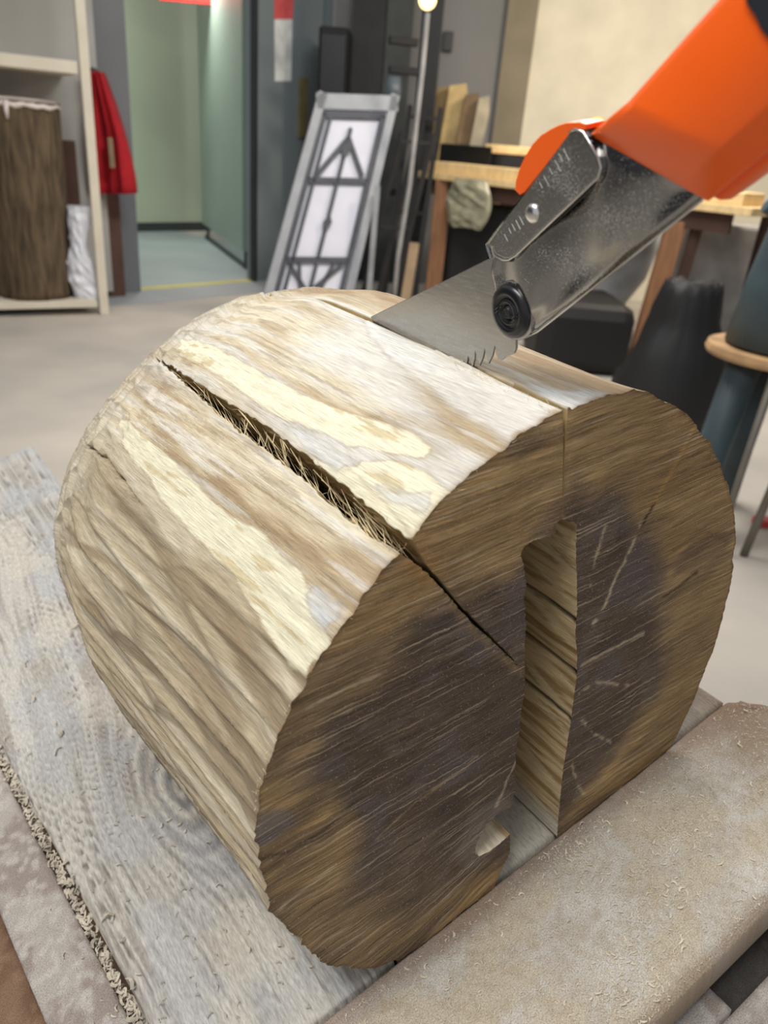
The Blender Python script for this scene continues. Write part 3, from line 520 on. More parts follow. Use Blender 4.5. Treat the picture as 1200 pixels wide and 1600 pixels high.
# sawdust and shavings: uncountable
def curl(bm, p, e, s, nrm_, L_, w, lift):
    k = 3; pts = []
    for i in range(k+1):
        f_ = i/k; q = p+e*L_*(f_-.5)+s*L_*.35*math.sin(f_*2.6)*lift+nrm_*(L_*.22*math.sin(f_*3.1)); pts.append(q)
    vs = [(bm.verts.new(V(q+s*w)), bm.verts.new(V(q-s*w+nrm_*w*.5))) for q in pts]
    for (a1_, b1_), (a2_, b2_) in zip(vs, vs[1:]): bm.faces.new((a1_, a2_, b2_, b1_))
chipm = mat('pale_shaving', (212, 201, 180), .85, var=.12, scale=60, spec=.2)
bm = bmesh.new()
for k in range(11000):
    u_ = random.uniform(-.2, .22); a_ = random.uniform(-.099, -.004)
    if k % 5 < 2: cx_, cy_ = random.choice([(-.055, .05), (-.075, .02), (-.03, .12), (-.085, -.01), (-.045, .09), (-.02, .03), (-.065, .16)]); a_ = max(-.099, min(-.004, random.gauss(cx_, .010))); u_ = random.gauss(cy_, .014)
    hh = float(hfb(np.array([[a_]]), np.array([[u_]]))[0, 0])+.0090; an = random.uniform(0, 6.28); e = LA*math.cos(an)+BU*math.sin(an); s = np.cross(BN, e)
    L_ = random.uniform(.0005, .0016) if random.random() < .96 else random.uniform(.002, .0038)
    curl(bm, bench(a_, u_, hh), e, s, BN, L_, L_*random.uniform(.06, .16), random.choice((-1, 1)))
fin('sawdust', bm, chipm, kind='stuff', label='fine sawdust and shavings strewn on the front beam', cat='sawdust')
bm = bmesh.new()
for k in range(1050):
    a_ = random.uniform(-.02, .60)*random.uniform(.4, 1); u_ = -.2040-.108*a_+random.gauss(0, .0011); an = random.uniform(-.9, .9)+(math.pi/2 if random.random() < .4 else 0); e = LA*math.cos(an)+BU*math.sin(an); s = np.cross(BN, e)
    L_ = random.uniform(.0018, .006); curl(bm, bench(a_, u_, random.uniform(-.007, .0012)), e, s, BN, L_, L_*random.uniform(.10, .25), random.choice((-1, 1)))
for k in range(260):
    a_ = random.uniform(.01, .45); u_ = random.uniform(-.235, -.12); an = random.uniform(0, 6.28); e = LA*math.cos(an)+BU*math.sin(an); s = np.cross(BN, e)
    L_ = random.uniform(.0015, .004) if k > 8 else .008; curl(bm, bench(a_, u_, .0014), e, s, BN, L_, L_*.12, 1)
fin('wood_shavings', bm, mat('curled_shaving', (184, 174, 158), .85, var=.2, scale=90, spec=.2), kind='stuff', label='curled wood shavings caught in the gap beside the grey plank', cat='wood shavings')
bm = bmesh.new()
for k in range(120):
    a_ = random.uniform(-.1, .5); an = random.uniform(0, 6.28); e = LA*math.cos(an)+BU*math.sin(an); s = np.cross(BN, e); curl(bm, bench(a_, -.2035-.108*a_, -.02), e, s, BN, .012, .003, 1)
bm.free()


# ------------------------------------------------------------------ the carved log
log = empty('carved_log', bench(.18, -.02), 'large carved log with a slot in its sawn dark end, clamped on the workbench', 'log')
VB = lambda u: -.1583+.2693*(u-.0319)+.0012                   # bench surface seen on the face plane
TH = [(-156, 168), (-145, 170.5), (-137, 172), (-127, 171), (-118, 166)]
for uu in (.0, .03, .06, .10, .14, .165):
    vv = VB(uu); TH.append((math.degrees(math.atan2(vv-CEN[1], uu-CEN[0])), 1000*math.hypot(uu-CEN[0], vv-CEN[1])))
TH += [(-26, 153), (-19, 150), (-4, 145), (15, 142), (35, 144), (48, 147), (66, 155), (78, 162), (86, 166), (101, 164), (111, 161), (124, 158), (135, 156), (149, 159), (162, 165), (173, 169), (185, 168)]
TH = np.array(sorted(TH)); _x = np.radians(np.r_[TH[:, 0]-360, TH[:, 0], TH[:, 0]+360]); _y = np.tile(TH[:, 1], 3)/1000
_g = np.radians(np.arange(-300, 420, 1.)); _v = np.interp(_g, _x, _y); _v = np.convolve(np.pad(_v, 2, 'edge'), np.ones(5)/5, 'valid')
def rad(th): return np.interp(th, _g, _v)
SN = np.array([0, .25, .5, .7, .85, .95, 1]); SV = np.array([1, 1.037, 1.086, 1.027, .908, .765, .34])
def sfun(t):
    x = np.asarray(t)/LEN; g = np.linspace(0, 1, 201); v = np.interp(g, SN, SV); k = np.hanning(23); k /= k.sum()
    v2 = np.convolve(np.pad(v, 11, 'edge'), k, 'valid'); w = np.clip((1-g)/.06, 0, 1); return np.interp(x, g, v2*w+v*(1-w))
D = math.radians
def kerf_c(t): return np.interp(t, [0, .033, .09, .17, .4], [101.2, 100.5, 99.2, 98.9, 98.9])
def crack_lr(t):                                             # upper (right) and lower (left) lip angles
    return (np.interp(t, [0, .0137, .038, .064, .10, .13, .17, .2175, .315], [131.7, 131.4, 130.6, 129.9, 129.2, 129.0, 129.2, 128.9, 127.0]),
            np.interp(t, [0, .0169, .041, .0685, .098, .132, .1676, .21, .315], [134.0, 134.4, 134.0, 133.2, 132.6, 132.4, 131.5, 130.4, 127.05]))
# ring loop: three outer arcs and three inlets (kerf, crack, slot)
def dens(a, b, steps):                                       # parameter list with a local step in degrees
    out = [a]
    while out[-1] < b:
        out.append(out[-1]+steps(out[-1]))
    o = (np.array(out)-a)/(out[-1]-a); return o
th_sr, th_sl = math.degrees(math.atan2(VB(.066)-CEN[1], .066-CEN[0])), 360+math.degrees(math.atan2(VB(.018)-CEN[1], .018-CEN[0]))
p1 = dens(th_sr, 100, lambda a: 2.5 if a < -30 else (.9 if a < 70 else .4))
p2 = dens(101, 131, lambda a: .27); p3 = dens(134, th_sl, lambda a: .3 if a < 250 else .5)
kp = [face_uv(*p) for p in ((885, 643), (883.5, 690), (882, 740), (881, 790), (880.5, 806))]
kw = [.0028, .0012, .0007, .0005, .0001]
cp = [face_uv(*p) for p in ((632, 864), (652, 885), (668, 903), (690, 926), (712, 953), (742, 985), (770, 1010), (792, 1032), (812, 1051))]
cw = [.0088, .0050, .0024, .0026, .0021, .0024, .0019, .0013, .0002]
def refine(P, wd_, step, rough):
    P = np.array(P); w = np.array(wd_); s = np.r_[0, np.cumsum(np.hypot(*np.diff(P, axis=0).T))]; n = int(s[-1]/step)+1
    q = np.linspace(0, s[-1], n); return np.c_[np.interp(q, s, P[:, 0]), np.interp(q, s, P[:, 1])], np.interp(q, s, w), q/s[-1]
kP, kW, kF = refine(kp, kw, .0015, 0); cP, cW, cF = refine(cp, cw, .0013, 0)
cP += (np.random.rand(*cP.shape)-.5)*.0009*np.clip(cF*6, 0, 1)[:, None]
slot_px = [(795, 1357), (796, 1330), (797, 1303), (781, 1318), (763, 1331), (748, 1338), (742, 1333), (744, 1320), (752, 1303), (763, 1287), (777, 1272), (790, 1265), (799, 1262),
           (803, 1240), (806, 1222), (805, 1195), (808, 1160), (812, 1140), (814, 1110), (819, 1085), (820, 1050), (820, 1010), (822, 975), (819, 940), (821, 905),
           (818, 880), (814, 868), (818, 855), (830, 846), (846, 841), (862, 839), (869, 832), (868, 820), (874, 812), (882, 811), (888, 816), (896, 814), (901, 820), (900, 850), (901, 900),
           (902, 950), (899, 990), (902, 1025), (901, 1060), (895, 1100), (892, 1125), (886, 1165), (880, 1200), (876, 1240), (873, 1270), (868, 1310)]
sp = np.array([face_uv(*p) for p in slot_px]); sp[0] = (.018, VB(.018)); sp[-1] = (.066, VB(.066))
ss = np.r_[0, np.cumsum(np.hypot(*np.diff(sp, axis=0).T))]; sq = np.linspace(0, ss[-1], int(ss[-1]/.0013))
SP = np.c_[np.interp(sq, ss, sp[:, 0]), np.interp(sq, ss, sp[:, 1])]; SP[1:-1] += (np.random.rand(len(SP)-2, 2)-.5)*.0006
tn = np.r_[np.linspace(0, .30, 300), np.linspace(.30, LEN, 90)[1:]]
T2 = tn[:, None]
kc = kerf_c(T2); kh = np.degrees(.0014/.165)*(1-sst(.28, .30, T2))+.001
cu_, cl_ = crack_lr(T2); cj = (vn(T2*260, T2*0, 3)-.5)*.5*(cl_-cu_ > .4); cu_ = cu_+cj; cl_ = cl_+(vn(T2*300, T2*0, 9)-.5)*.5*(cl_-cu_ > .4)
ths = [th_sr+(kc-kh-th_sr)*p1, (kc+kh)+(cu_-kc-kh)*p2, cl_+(th_sl-cl_)*p3]
def outer(thd, t):
    th = np.radians(thd); s = sfun(t); rr = rad(th)
    arc = th*.165; t_ = t+0*th; a = np.degrees(th)
    # tool marks: long gouge flutes low on the left, small facets on the rounded back, nearly flat hewn top
    f1, f2 = worley(arc/.0125+.55*vn(t_*7, arc*6, 2), t_/.15+.5*vn(arc*60, t_*5, 4), 11)
    low = sst(146, 166, a); flute = -.0040*np.clip((f2-f1)/.5, 0, 1)**.8*low*(.35+.65*sst(0, .02, t_))
    g1, g2 = worley(arc/.017, t_/.021, 23); back = sst(.235, .29, t_+.00*a+.02*vn(arc*30, t_*30, 6))
    fac = -.0042*np.clip((g2-g1)/.45, 0, 1)**.8+.002
    h1, h2 = worley(arc/.030, t_/.16, 31); top = (h1-.5)*.0020*(1-low)
    und = (fbm(arc*26, t_*6, 41, 3)-.5)*.0045+(fbm(arc*120, t_*9, 43, 3)-.5)*.0018
    fine = (fbm(arc*420, t_*22, 51, 3)-.5)*.0010*(1-back*.7)
    d = (flute+top)*(1-back)+fac*back+und+fine
    rim = (fbm(arc*70, t_*0, 61, 3)-.5)*.0022*np.exp(-t_/.012)+(fbm(arc*420, t_*0, 67, 2)-.5)*.0009*np.exp(-t_/.004)
    # step beside the kerf: the part right of it stands a little lower
    d = d+rim-.0015*((a < 100) & (a > 60))
    # small check on the left
    ck = np.interp(t_, [.16, .1925, .2417, .3222, .34], [153.5, 152.5, 152.2, 154.8, 155]); cd_ = np.abs(a-ck-(vn(t_*200, t_*0, 71)-.5)*.5)*.00288
    d = d-.009*np.clip(1-cd_/(.0009+.0006*vn(t_*120, t_*0, 72)), 0, 1)*sst(.16, .19, t_)*(1-sst(.31, .34, t_))
    u = CEN[0]-.009*t_/LEN+(s*rr+d)*np.cos(th); v = CEN[1]-.017*t_/LEN+(s*rr+d)*np.sin(th)
    v = np.maximum(v, VB(u)); return u, v, arc, t_
segs = []; U_, V_, G0, G1, KIND = [], [], [], [], []
def addseg(u, v, a, t, k): U_.append(u); V_.append(v); G0.append(a); G1.append(t); KIND.append(np.full(u.shape, k))
O1, O2, O3 = [outer(th, T2) for th in ths]
def notch(L_, R_, P, W_, F_, t, dlen, wedge, kind):         # inlet between lips R_ (before) and L_ (after)
    mu, mv = (L_[0][:, -1:]+R_[0][:, :1])/2, (L_[1][:, -1:]+R_[1][:, :1])/2
    du, dv = L_[0][:, -1:]-R_[0][:, :1], L_[1][:, -1:]-R_[1][:, :1]
    w0 = np.hypot(du, dv); au, av = du/w0, dv/w0
    k = dlen(t); cu2 = mu+(P[:, 0]-P[0, 0])[None]*k; cv2 = mv+(P[:, 1]-P[0, 1])[None]*k
    wf = W_/W_[0]; b = sst(0, .006, t); w = w0*(wf[None]*(1-b)+np.maximum(wedge(F_)[None], .02)*b)/2
    jit = (vn(F_[None]*30+0*t, t*160+0*F_[None], 81)-.5)*.0022*(kind == 2)*b*np.clip(F_*5, 0, 1)[None]*sst(.0, .003, w0)
    L2 = slice(1, None)
    a_u, a_v = cu2+au*w+jit, cv2+av*w; b_u, b_v = cu2-au*w+jit, cv2-av*w
    uu = np.concatenate([a_u[:, L2], b_u[:, 1:-1][:, ::-1]], 1); vv = np.concatenate([a_v[:, L2], b_v[:, 1:-1][:, ::-1]], 1)
    gg = np.concatenate([F_[L2], F_[1:-1][::-1]])[None]*.06+0*t
    return uu, vv, gg, t+0*gg
KN = notch(O1, O2, kP, kW, kF, T2, lambda t: np.interp(t, [0, .008, .17, .28, .30], [1, .9, .6, .3, .01]), lambda F: 1-.55*F, 1)
CN = notch(O2, O3, cP, cW, cF, T2, lambda t: np.interp(t, [0, .01, .17, .28, .315], [1, .62, .5, .2, .01]), lambda F: (1-F)**.7, 2)
# slot walls
sl = sst(.300, .304, T2); wj = (fbm(SP[None, :, 1]*60+0*T2, T2*12+0*SP[None, :, 1], 91, 3)-.5)*.004*sst(0, .02, T2)
su = SP[None, 1:-1, 0]+wj[:, 1:-1]; sv = SP[None, 1:-1, 1]+wj[:, 1:-1]*.4
rightw = (np.arange(len(SP)) > .62*len(SP))[None, 1:-1]
crv = [face_uv(901, 968)[1], face_uv(900, 1052)[1], face_uv(893, 1122)[1]]
slope = 0.02
for q_, cv_ in enumerate(crv):
    g_ = np.abs(sv-(cv_+slope*T2+(vn(T2*40, T2*0, q_)-.5)*.003)); su = su+.006*np.clip(1-g_/(.0016 if q_ else .0011), 0, 1)*rightw*sst(0, .004, T2)
ba = np.linspace(0, 1, su.shape[1])[None]; bu_ = O3[0][:, -1:]*(1-ba)+O1[0][:, :1]*ba; bv_ = np.maximum(O3[1][:, -1:]*(1-ba)+O1[1][:, :1]*ba, VB(bu_))
SU, SVv = su*(1-sl)+bu_*sl, sv*(1-sl)+bv_*sl
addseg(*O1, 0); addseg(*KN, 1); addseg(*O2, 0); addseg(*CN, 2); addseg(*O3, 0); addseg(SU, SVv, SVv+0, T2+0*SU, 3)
U_, V_, G0, G1, KIND = [np.concatenate(q, 1) for q in (U_, V_, G0, G1, KIND)]
ang = np.degrees(np.concatenate([O1[2], 0*KN[0]+D(101)*.165, O2[2], 0*CN[0]+D(131)*.165, O3[2], 0*SU+D(-85)*.165], 1)/.165)
XYZ = LC+LA*G1[..., None]+LB*U_[..., None]+LW*V_[..., None]
nr, nc = U_.shape
# ---- tones of the carved surface (a = angle, t = length)
a, t, arc = ang, G1, ang*D(1)*.165
def L3(*c): return np.array(s2l(c))
tan_, brn, pale, cream, chalk, grey = L3(212, 196, 166), L3(184, 162, 130), L3(228, 217, 192), L3(243, 236, 208), L3(232, 231, 226), L3(176, 166, 148)
c = np.ones(a.shape+(3,))*tan_
st1 = fbm(arc*95, t*7, 101, 4); st2 = fbm(arc*330, t*14, 103, 3); bl = fbm(arc*34, t*11, 105, 3)
c = mix(c, pale, sst(.45, .62, st1)*.85); c = mix(c, brn, sst(.42, .58, bl)*.8*(1-.5*sst(.6, .7, st1)))
c = mix(c, chalk, sst(.54, .66, st2)*.45); st3 = fbm(arc*520, t*26, 111, 3); c = mix(c, L3(150, 122, 86), sst(.56, .68, st3)*.45)
lowk = sst(141, 156, a); c = mix(c, L3(174, 160, 135), lowk*.75); c = mix(c, L3(208, 197, 174), lowk*sst(.52, .66, st1)*.8)
c = mix(c, L3(128, 108, 82), lowk*sst(.60, .68, fbm(arc*70+2*vn(arc*20, t*12, 7), t*6, 107, 3))*.6)
f1, f2 = worley(arc/.0125+.55*vn(t*7, arc*6, 2), t/.15+.5*vn(arc*60, t*5, 4), 11)
c = mix(c, L3(118, 100, 78), sst(146, 166, a)*(1-sst(.0, .10, f2-f1))*.35)
c = mix(c, chalk, sst(134, 128, a)*sst(96, 100, a)*sst(.42, .66, fbm(arc*50, t*9, 109, 3))*.62)       # bright hewn top
c = mix(c, brn, sst(98, 92, a)*.75); c = mix(c, L3(150, 118, 78), sst(98, 92, a)*sst(.5, .62, st1)*.6)
bk = sst(.23, .30, t+.02*(bl-.5)); c = mix(c, L3(205, 196, 178), bk*.6); g1, g2 = worley(arc/.017, t/.021, 23); c = mix(c, L3(150, 136, 112), bk*(1-sst(0, .12, g2-g1))*.5)
wob = lambda s: 1.2*(fbm(arc*110, t*55, s, 3)-.5)
def patch(c, P, col, soft=.0008, k=1., ws=200):
    P = [(q[0]*D(1)*.165, q[1]) for q in P]; d = sd(arc+.006*(fbm(arc*160, t*40, ws, 4)-.5), t+.012*(fbm(arc*120, t*50, ws+1, 3)-.5), P)
    m_ = sst(soft, -soft, d)*k; c = mix(c, L3(150, 120, 80), np.exp(-(d/.0007)**2)*.6*k); return mix(c, col, m_), m_
PA = [(124.8, .262), (121.5, .272), (120.0, .2634), (120.2, .2328), (121.4, .1925), (121.0, .1458), (121.5, .1241), (119.8, .1023), (118.6, .0717), (118.0, .0427), (118.5, .029), (120.5, .0258), (123.0, .0435), (125.0, .0653), (125.6, .0918), (126.3, .1112), (126.8, .1361), (126.5, .1748), (126.0, .2119)]
PB = [(125.0, .0467), (123.0, .0354), (122.2, .0201), (122.8, .0), (132.2, 0), (130.6, .0177), (129.2, .0403), (128.6, .058), (128.2, .0709), (127.4, .0548)]
PCs = [(130.3, .1063), (128.9, .087), (128.7, .0548), (128.9, .0234), (131.6, .0), (131.9, .0), (131.2, .0177), (130.6, .0467), (129.8, .0789)]
PD = [(144.5, .255), (143.0, .2428), (143.4, .1861), (144.2, .1418), (144.6, .0991), (144.2, .0644), (144.5, .0427), (146.0, .025), (148.2, .0101), (150.2, .0008), (155.0, .0), (155.8, .0137), (154.3, .0435), (152.0, .0677), (150.9, .1015), (149.8, .1378), (148.5, .1788), (146.6, .2267)]
WH1 = [(146.0, .0266), (144.5, .0218), (145.0, .0089), (146.8, .0016), (148.8, .0032), (148.3, .0137)]
WH2 = [(126.5, .1112), (125.6, .0918), (125.0, .0653), (126.5, .0532), (128.9, .0596), (128.2, .0838)]
WH3 = [(127.7, .033), (126.8, .0145), (124.6, .0081), (127.0, .0033), (128.5, .0177)]
WH4 = [(99.9, .155), (101.2, .0), (111.8, .0), (110.0, .0354), (107.3, .0814), (104.0, .126)]
WH5 = [(98.3, .036), (97.0, .0226), (92.0, .0), (100.9, .0), (100.2, .0169)]
for P, q, kk, ws in ((PA, cream, 1, 201), (PB, cream, .95, 205), (PCs, cream*.93, .85, 209), (PD, cream*.95, .95, 213)):
    c, mk = patch(c, P, q, ws=ws, k=kk)
    c = mix(c, L3(190, 165, 110), mk*sst(.63, .70, fbm(arc*260, t*34, ws+2, 3))*.55)
for P, q, kk, ws in ((WH1, L3(205, 208, 212), .8, 221), (WH2, L3(222, 222, 220), .8, 225), (WH3, L3(216, 216, 214), .75, 229), (WH4, L3(236, 236, 232), .7, 233), (WH5, L3(222, 224, 222), .85, 237)):
    c, mk = patch(c, P, q, .003, kk, ws)
    c = mix(c, tan_, mk*sst(.55, .7, st2)*.35)
c = mix(c, L3(122, 86, 48), np.exp(-t/.0016)*.6*sst(140, 60, np.abs(a-60)))
# inside tones
kind = KIND
c[kind == 1] = L3(196, 172, 122); c[kind == 2] = L3(148, 122, 84)
n2_ = fbm(V_*330+0*t, t*18, 301, 3); slotc = mix(np.ones(a.shape+(3,))*L3(206, 182, 140), L3(160, 132, 92), sst(.45, .6, n2_)); slotc = mix(slotc, L3(214, 196, 156), sst(.55, .68, fbm(V_*160-t*60, t*9, 303, 3))*.7)
for cv_ in crv: slotc = mix(slotc, L3(52, 38, 26), sst(.0022, .0008, np.abs(V_-(cv_+slope*t)))*(U_ > .035))
slotc = mix(slotc, L3(222, 216, 204), sst(.02, .0, V_-(VB(U_)+.006))*.8)
slotc = mix(slotc, L3(226, 214, 190), sst(.0, -.003, U_-(face_uv(797, 1300)[0]-.001))*sst(face_uv(770, 1318)[1]+.002, face_uv(770, 1318)[1]-.002, V_))  # lower bore wall painted near white for the light falling on it
c = np.where((kind == 3)[..., None], slotc, c)
ccr = mix(np.ones(a.shape+(3,))*L3(160, 134, 94), L3(214, 196, 156), sst(.5, .62, fbm(G0*500, t*30, 305, 3))); ccr = mix(ccr, L3(78, 58, 38), sst(.15, .6, G0/.06)*.8)  # crack walls painted darker with depth, shade put into the tone
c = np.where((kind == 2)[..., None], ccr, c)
idx = np.arange(nr*nc).reshape(nr, nc); nxt = np.roll(idx, -1, axis=1)
quads = np.stack([idx[:-1], idx[1:], nxt[1:], nxt[:-1]], -1).reshape(-1, 4)
wood_side = tone_mat('hewn_wood', (1700, 70, 1), fine=.24, bump=.0009, rough=.72)
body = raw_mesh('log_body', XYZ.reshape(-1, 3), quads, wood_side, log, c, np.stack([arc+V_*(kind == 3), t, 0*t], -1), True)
body['label'] = 'pale hewn flank with cream streaks and gouge marks'
# back cap of the log
bm = bmesh.new(); bm.faces.new([bm.verts.new(V(p)) for p in XYZ[-1][::4]]); fin('back_end', bm, wood_side, log)

# ---- sawn end face: triangulated between the outline of ring 0 and its inlets
bd = np.stack([U_[0], V_[0]], -1); bd_l = [Vector((float(p[0]), float(p[1]))) for p in bd]
gs = .00105; gu, gv = np.meshgrid(np.arange(-.15, .20, gs), np.arange(-.22, .16, gs)); gu = gu+(np.random.rand(*gu.shape)-.5)*gs*.5; gv = gv+(np.random.rand(*gv.shape)-.5)*gs*.5
gu, gv = gu.ravel(), gv.ravel(); near = np.ones(len(gu), bool)
ins = inpoly(gu, gv, bd); gu, gv = gu[ins], gv[ins]
hb = {}
for p in bd: hb.setdefault((int(p[0]//.004), int(p[1]//.004)), []).append(p)
keep = np.ones(len(gu), bool)
for i in range(len(gu)):
    ci, cj_ = int(gu[i]//.004), int(gv[i]//.004)
    for dx in (-1, 0, 1):
        for dy in (-1, 0, 1):
            for p in hb.get((ci+dx, cj_+dy), ()):
                if abs(p[0]-gu[i])+abs(p[1]-gv[i]) < .0007: keep[i] = False
gu, gv = gu[keep], gv[keep]
pts = bd_l+[Vector((float(x), float(y))) for x, y in zip(gu, gv)]
nb = len(bd_l)
res = delaunay_2d_cdt(pts, [(i, (i+1) % nb) for i in range(nb)], [], 1, 1e-7)
fv = np.array([(p.x, p.y) for p in res[0]]); ft = np.array([tuple(f) for f in res[2] if len(f) == 3])
e1 = fv[ft[:, 1]]-fv[ft[:, 0]]; e2 = fv[ft[:, 2]]-fv[ft[:, 0]]; neg = (e1[:, 0]*e2[:, 1]-e1[:, 1]*e2[:, 0]) < 0; ft[neg] = ft[neg][:, ::-1]
u, v = fv[:, 0], fv[:, 1]
inner = np.ones(len(u), bool)
for k_, org in enumerate(res[3]):
    if any(o_ < nb for o_ in org): inner[k_] = False
def FU(*P): return [face_uv(*p) for p in P]
(xa, ya), (xb, yb) = FU((560, 960), (860, 830)); dd = nrm([xb-xa, yb-ya]); sx, sy = dd
(xa, ya), (xb, yb) = FU((420, 1230), (760, 985)); d2 = nrm([xb-xa, yb-ya])
w_ = sst(.04, -.06, v); dx_ = 1*sx*(1-w_)+d2[0]*w_; 
al_ = u*sx+v*sy; ac_ = -u*sy+v*sx+.25*(np.minimum(v, .0)**2)*4*sst(.05, -.05, u)           # along and across the saw marks
outd = -segd(u, v, [tuple(q) for q in bd[::6][:int(len(O1[0][0])/6)]]+[tuple(q) for q in np.stack([O2[0][0], O2[1][0]], -1)[::6]]+[tuple(q) for q in np.stack([O3[0][0], O3[1][0]], -1)[::8]])
dep = -outd; nzl = fbm(u*30, v*30, 401, 4)
gold, dark, mid, plum = L3(182, 150, 104), L3(76, 63, 57), L3(118, 98, 74), L3(104, 92, 88)
fc = np.ones((len(u), 3))*gold
fc = mix(fc, L3(146, 116, 78), sst(.4, .62, fbm(al_*8, ac_*130, 403, 4))*.7)
heart = FU((640, 985), (700, 930), (800, 890), (900, 760), (960, 790), (1010, 850), (1040, 960), (1030, 1080), (960, 1180), (870, 1290), (790, 1350), (640, 1440), (560, 1400), (560, 1300), (470, 1230), (520, 1120), (600, 1050))
hd = sd(u, v, heart)+.022*(nzl-.5); hm = sst(.014, -.012, hd); fc = mix(fc, dark, hm*.88)
fc = mix(fc, plum, hm*sst(.45, .7, fbm(u*40+7, v*40, 405, 4))*.75); fc = mix(fc, L3(112, 98, 88), hm*sst(.6, .75, fbm(u*60, v*60+3, 409, 4))*.55)
lowl = sst(-.06, -.12, v)*sst(.0, -.04, u); fc = mix(fc, L3(122, 102, 78), lowl*.6)
fc = mix(fc, dark, sst(.56, .68, fbm(al_*14+3, ac_*60, 407, 3))*.5)
fc = mix(fc, L3(140, 108, 66), sst(.03, .12, u)*sst(.03, .09, v)*(1-hm)*.55)
rt = sst(.11, .15, u)*sst(.07, -.02, v); fc = mix(fc, L3(150, 122, 82), rt*(1-.6*hm)*.7)
grey_ = FU((405, 1275), (445, 1268), (470, 1285), (430, 1310), (405, 1320)); fc = mix(fc, L3(120, 114, 112), sst(.004, -.004, sd(u, v, grey_)+.008*(nzl-.5))*.7)
hole_halo = FU((715, 1330), (740, 1270), (785, 1240), (803, 1265), (760, 1345), (730, 1365)); fc = mix(fc, L3(128, 116, 104), sst(.006, -.004, sd(u, v, hole_halo)+.01*(nzl-.5))*.65)
fc = mix(fc, L3(104, 76, 44), sst(.0022, .0, dep)*.5)
bump_h = np.zeros(len(u))
def line(P, col, w, k=1., dz=0, br=0):
    global fc, bump_h
    P = FU(*P); d = segd(u+.0010*(vn(u*300, v*300, 7)-.5), v+.0010*(vn(u*300, v*300, 8)-.5), P); m_ = np.exp(-(d/w)**2)*k
    if br: m_ = m_*sst(br-.1, br+.1, vn(u*260, v*260, 9))
    fc = mix(fc, L3(*col), np.clip(m_, 0, 1)); bump_h += dz*m_
dustc = (198, 178, 146)
line([(1085, 668), (1062, 712), (1040, 755), (1022, 790)], (172, 134, 78), .0016, .9, .0004); line([(1022, 790), (1005, 820)], (40, 28, 20), .0012, .9)
line([(1000, 822), (985, 862), (962, 905), (940, 955), (928, 975)], dustc, .0011, .95, 0, .35); line([(948, 820), (930, 870), (922, 915)], dustc, .0008, .8, 0, .4)
line([(1005, 990), (960, 1012), (910, 1040)], dustc, .0012, .85); line([(980, 1070), (930, 1065), (905, 1085)], dustc, .0009, .6, 0, .3)
line([(1090, 895), (1060, 918), (1038, 932)], (66, 48, 34), .0016, .85); line([(905, 1120), (930, 1148), (955, 1160)], dustc, .0009, .7, 0, .3)
line([(893, 1190), (905, 1230), (912, 1240)], dustc, .0009, .6, 0, .3); line([(1052, 860), (1100, 830), (1135, 845)], (120, 90, 54), .0018, .6)
line([(745, 1180), (700, 1215), (640, 1262), (586, 1312)], (176, 146, 108), .0006, .7); line([(520, 1355), (470, 1395), (432, 1425)], dustc, .0010, .8)
line([(806, 1190), (792, 1225), (775, 1262)], dustc, .0009, .8, 0, .2); line([(440, 1440), (404, 1362)], (120, 100, 74), .0012, .5)
line([(400, 1345), (460, 1330), (530, 1278), (550, 1262)], (48, 38, 32), .0010, .7); line([(640, 1440), (610, 1460), (575, 1490)], dustc, .0008, .5, 0, .3)
line([(480, 1110), (540, 1075), (600, 1050)], dustc, .0009, .6, 0, .3); line([(880, 806), (879.5, 830)], (170, 140, 92), .0008, .7)
line([(630, 862), (660, 895), (700, 940), (745, 990), (815, 1052)], (150, 124, 88), .0022, .5, 0, .3)
fc = mix(fc, L3(170, 128, 66), np.exp(-(segd(u, v, FU((640, 862), (668, 900)))/.006)**2)*.6)
saw_m = (fbm(al_*10, ac_*900, 501, 3)-.5)*.0010*(1-.4*hm)+(fbm(u*350, v*350, 503, 3)-.5)*.0007*(.4+hm)+(fbm(u*40, v*40, 505, 3)-.5)*.003*sst(0, .01, dep)
bump_h = np.where(inner, bump_h+saw_m, 0)
P3 = LC+LB*u[:, None]+LW*v[:, None]-LA*bump_h[:, None]
wood_end = tone_mat('sawn_end_grain', (40, 1500, 1), fine=.5, bump=.0009, rough=.6, dust=(196, 176, 146), dustscale=(14, 700, 1), dthr=(.58, .68), specks=.9)
ef = raw_mesh('end_face', P3, ft, wood_end, log, fc, np.stack([al_, ac_, 0*u], -1), True); ef['label'] = 'dark brown sawn end with saw marks and slot'

# ---- torn splinters bridging the crack, and loose fibres along its lips
bm = bmesh.new()
def sliver(p, q, w, bend):
    p, q = np.array(p), np.array(q); e = nrm(q-p); s = nrm(np.cross(e, LA+.3*np.random.randn(3))); mm_ = (p+q)/2+bend
    ra = [bm.verts.new(V(p+s*w*.6)), bm.verts.new(V(p-s*w*.6))]; rb = [bm.verts.new(V(mm_+s*w*.5)), bm.verts.new(V(mm_-s*w*.5)), bm.verts.new(V(mm_+np.cross(e, s)*w*.7))]; tip = bm.verts.new(V(q))
    bm.faces.new((ra[0], ra[1], rb[1], rb[0])); bm.faces.new((ra[0], rb[0], rb[2])); bm.faces.new((ra[1], rb[2], rb[1])); bm.faces.new((rb[0], rb[1], tip)); bm.faces.new((rb[1], rb[2], tip)); bm.faces.new((rb[2], rb[0], tip)); bm.faces.new((ra[0], rb[2], ra[1]))
def lip(th, t_, inn=0.):
    s = float(sfun(t_)); r_ = s*float(rad(D(th)))-inn; return LC+LA*t_+LB*(CEN[0]-.009*t_/LEN+r_*math.cos(D(th)))+LW*(CEN[1]-.017*t_/LEN+r_*math.sin(D(th)))
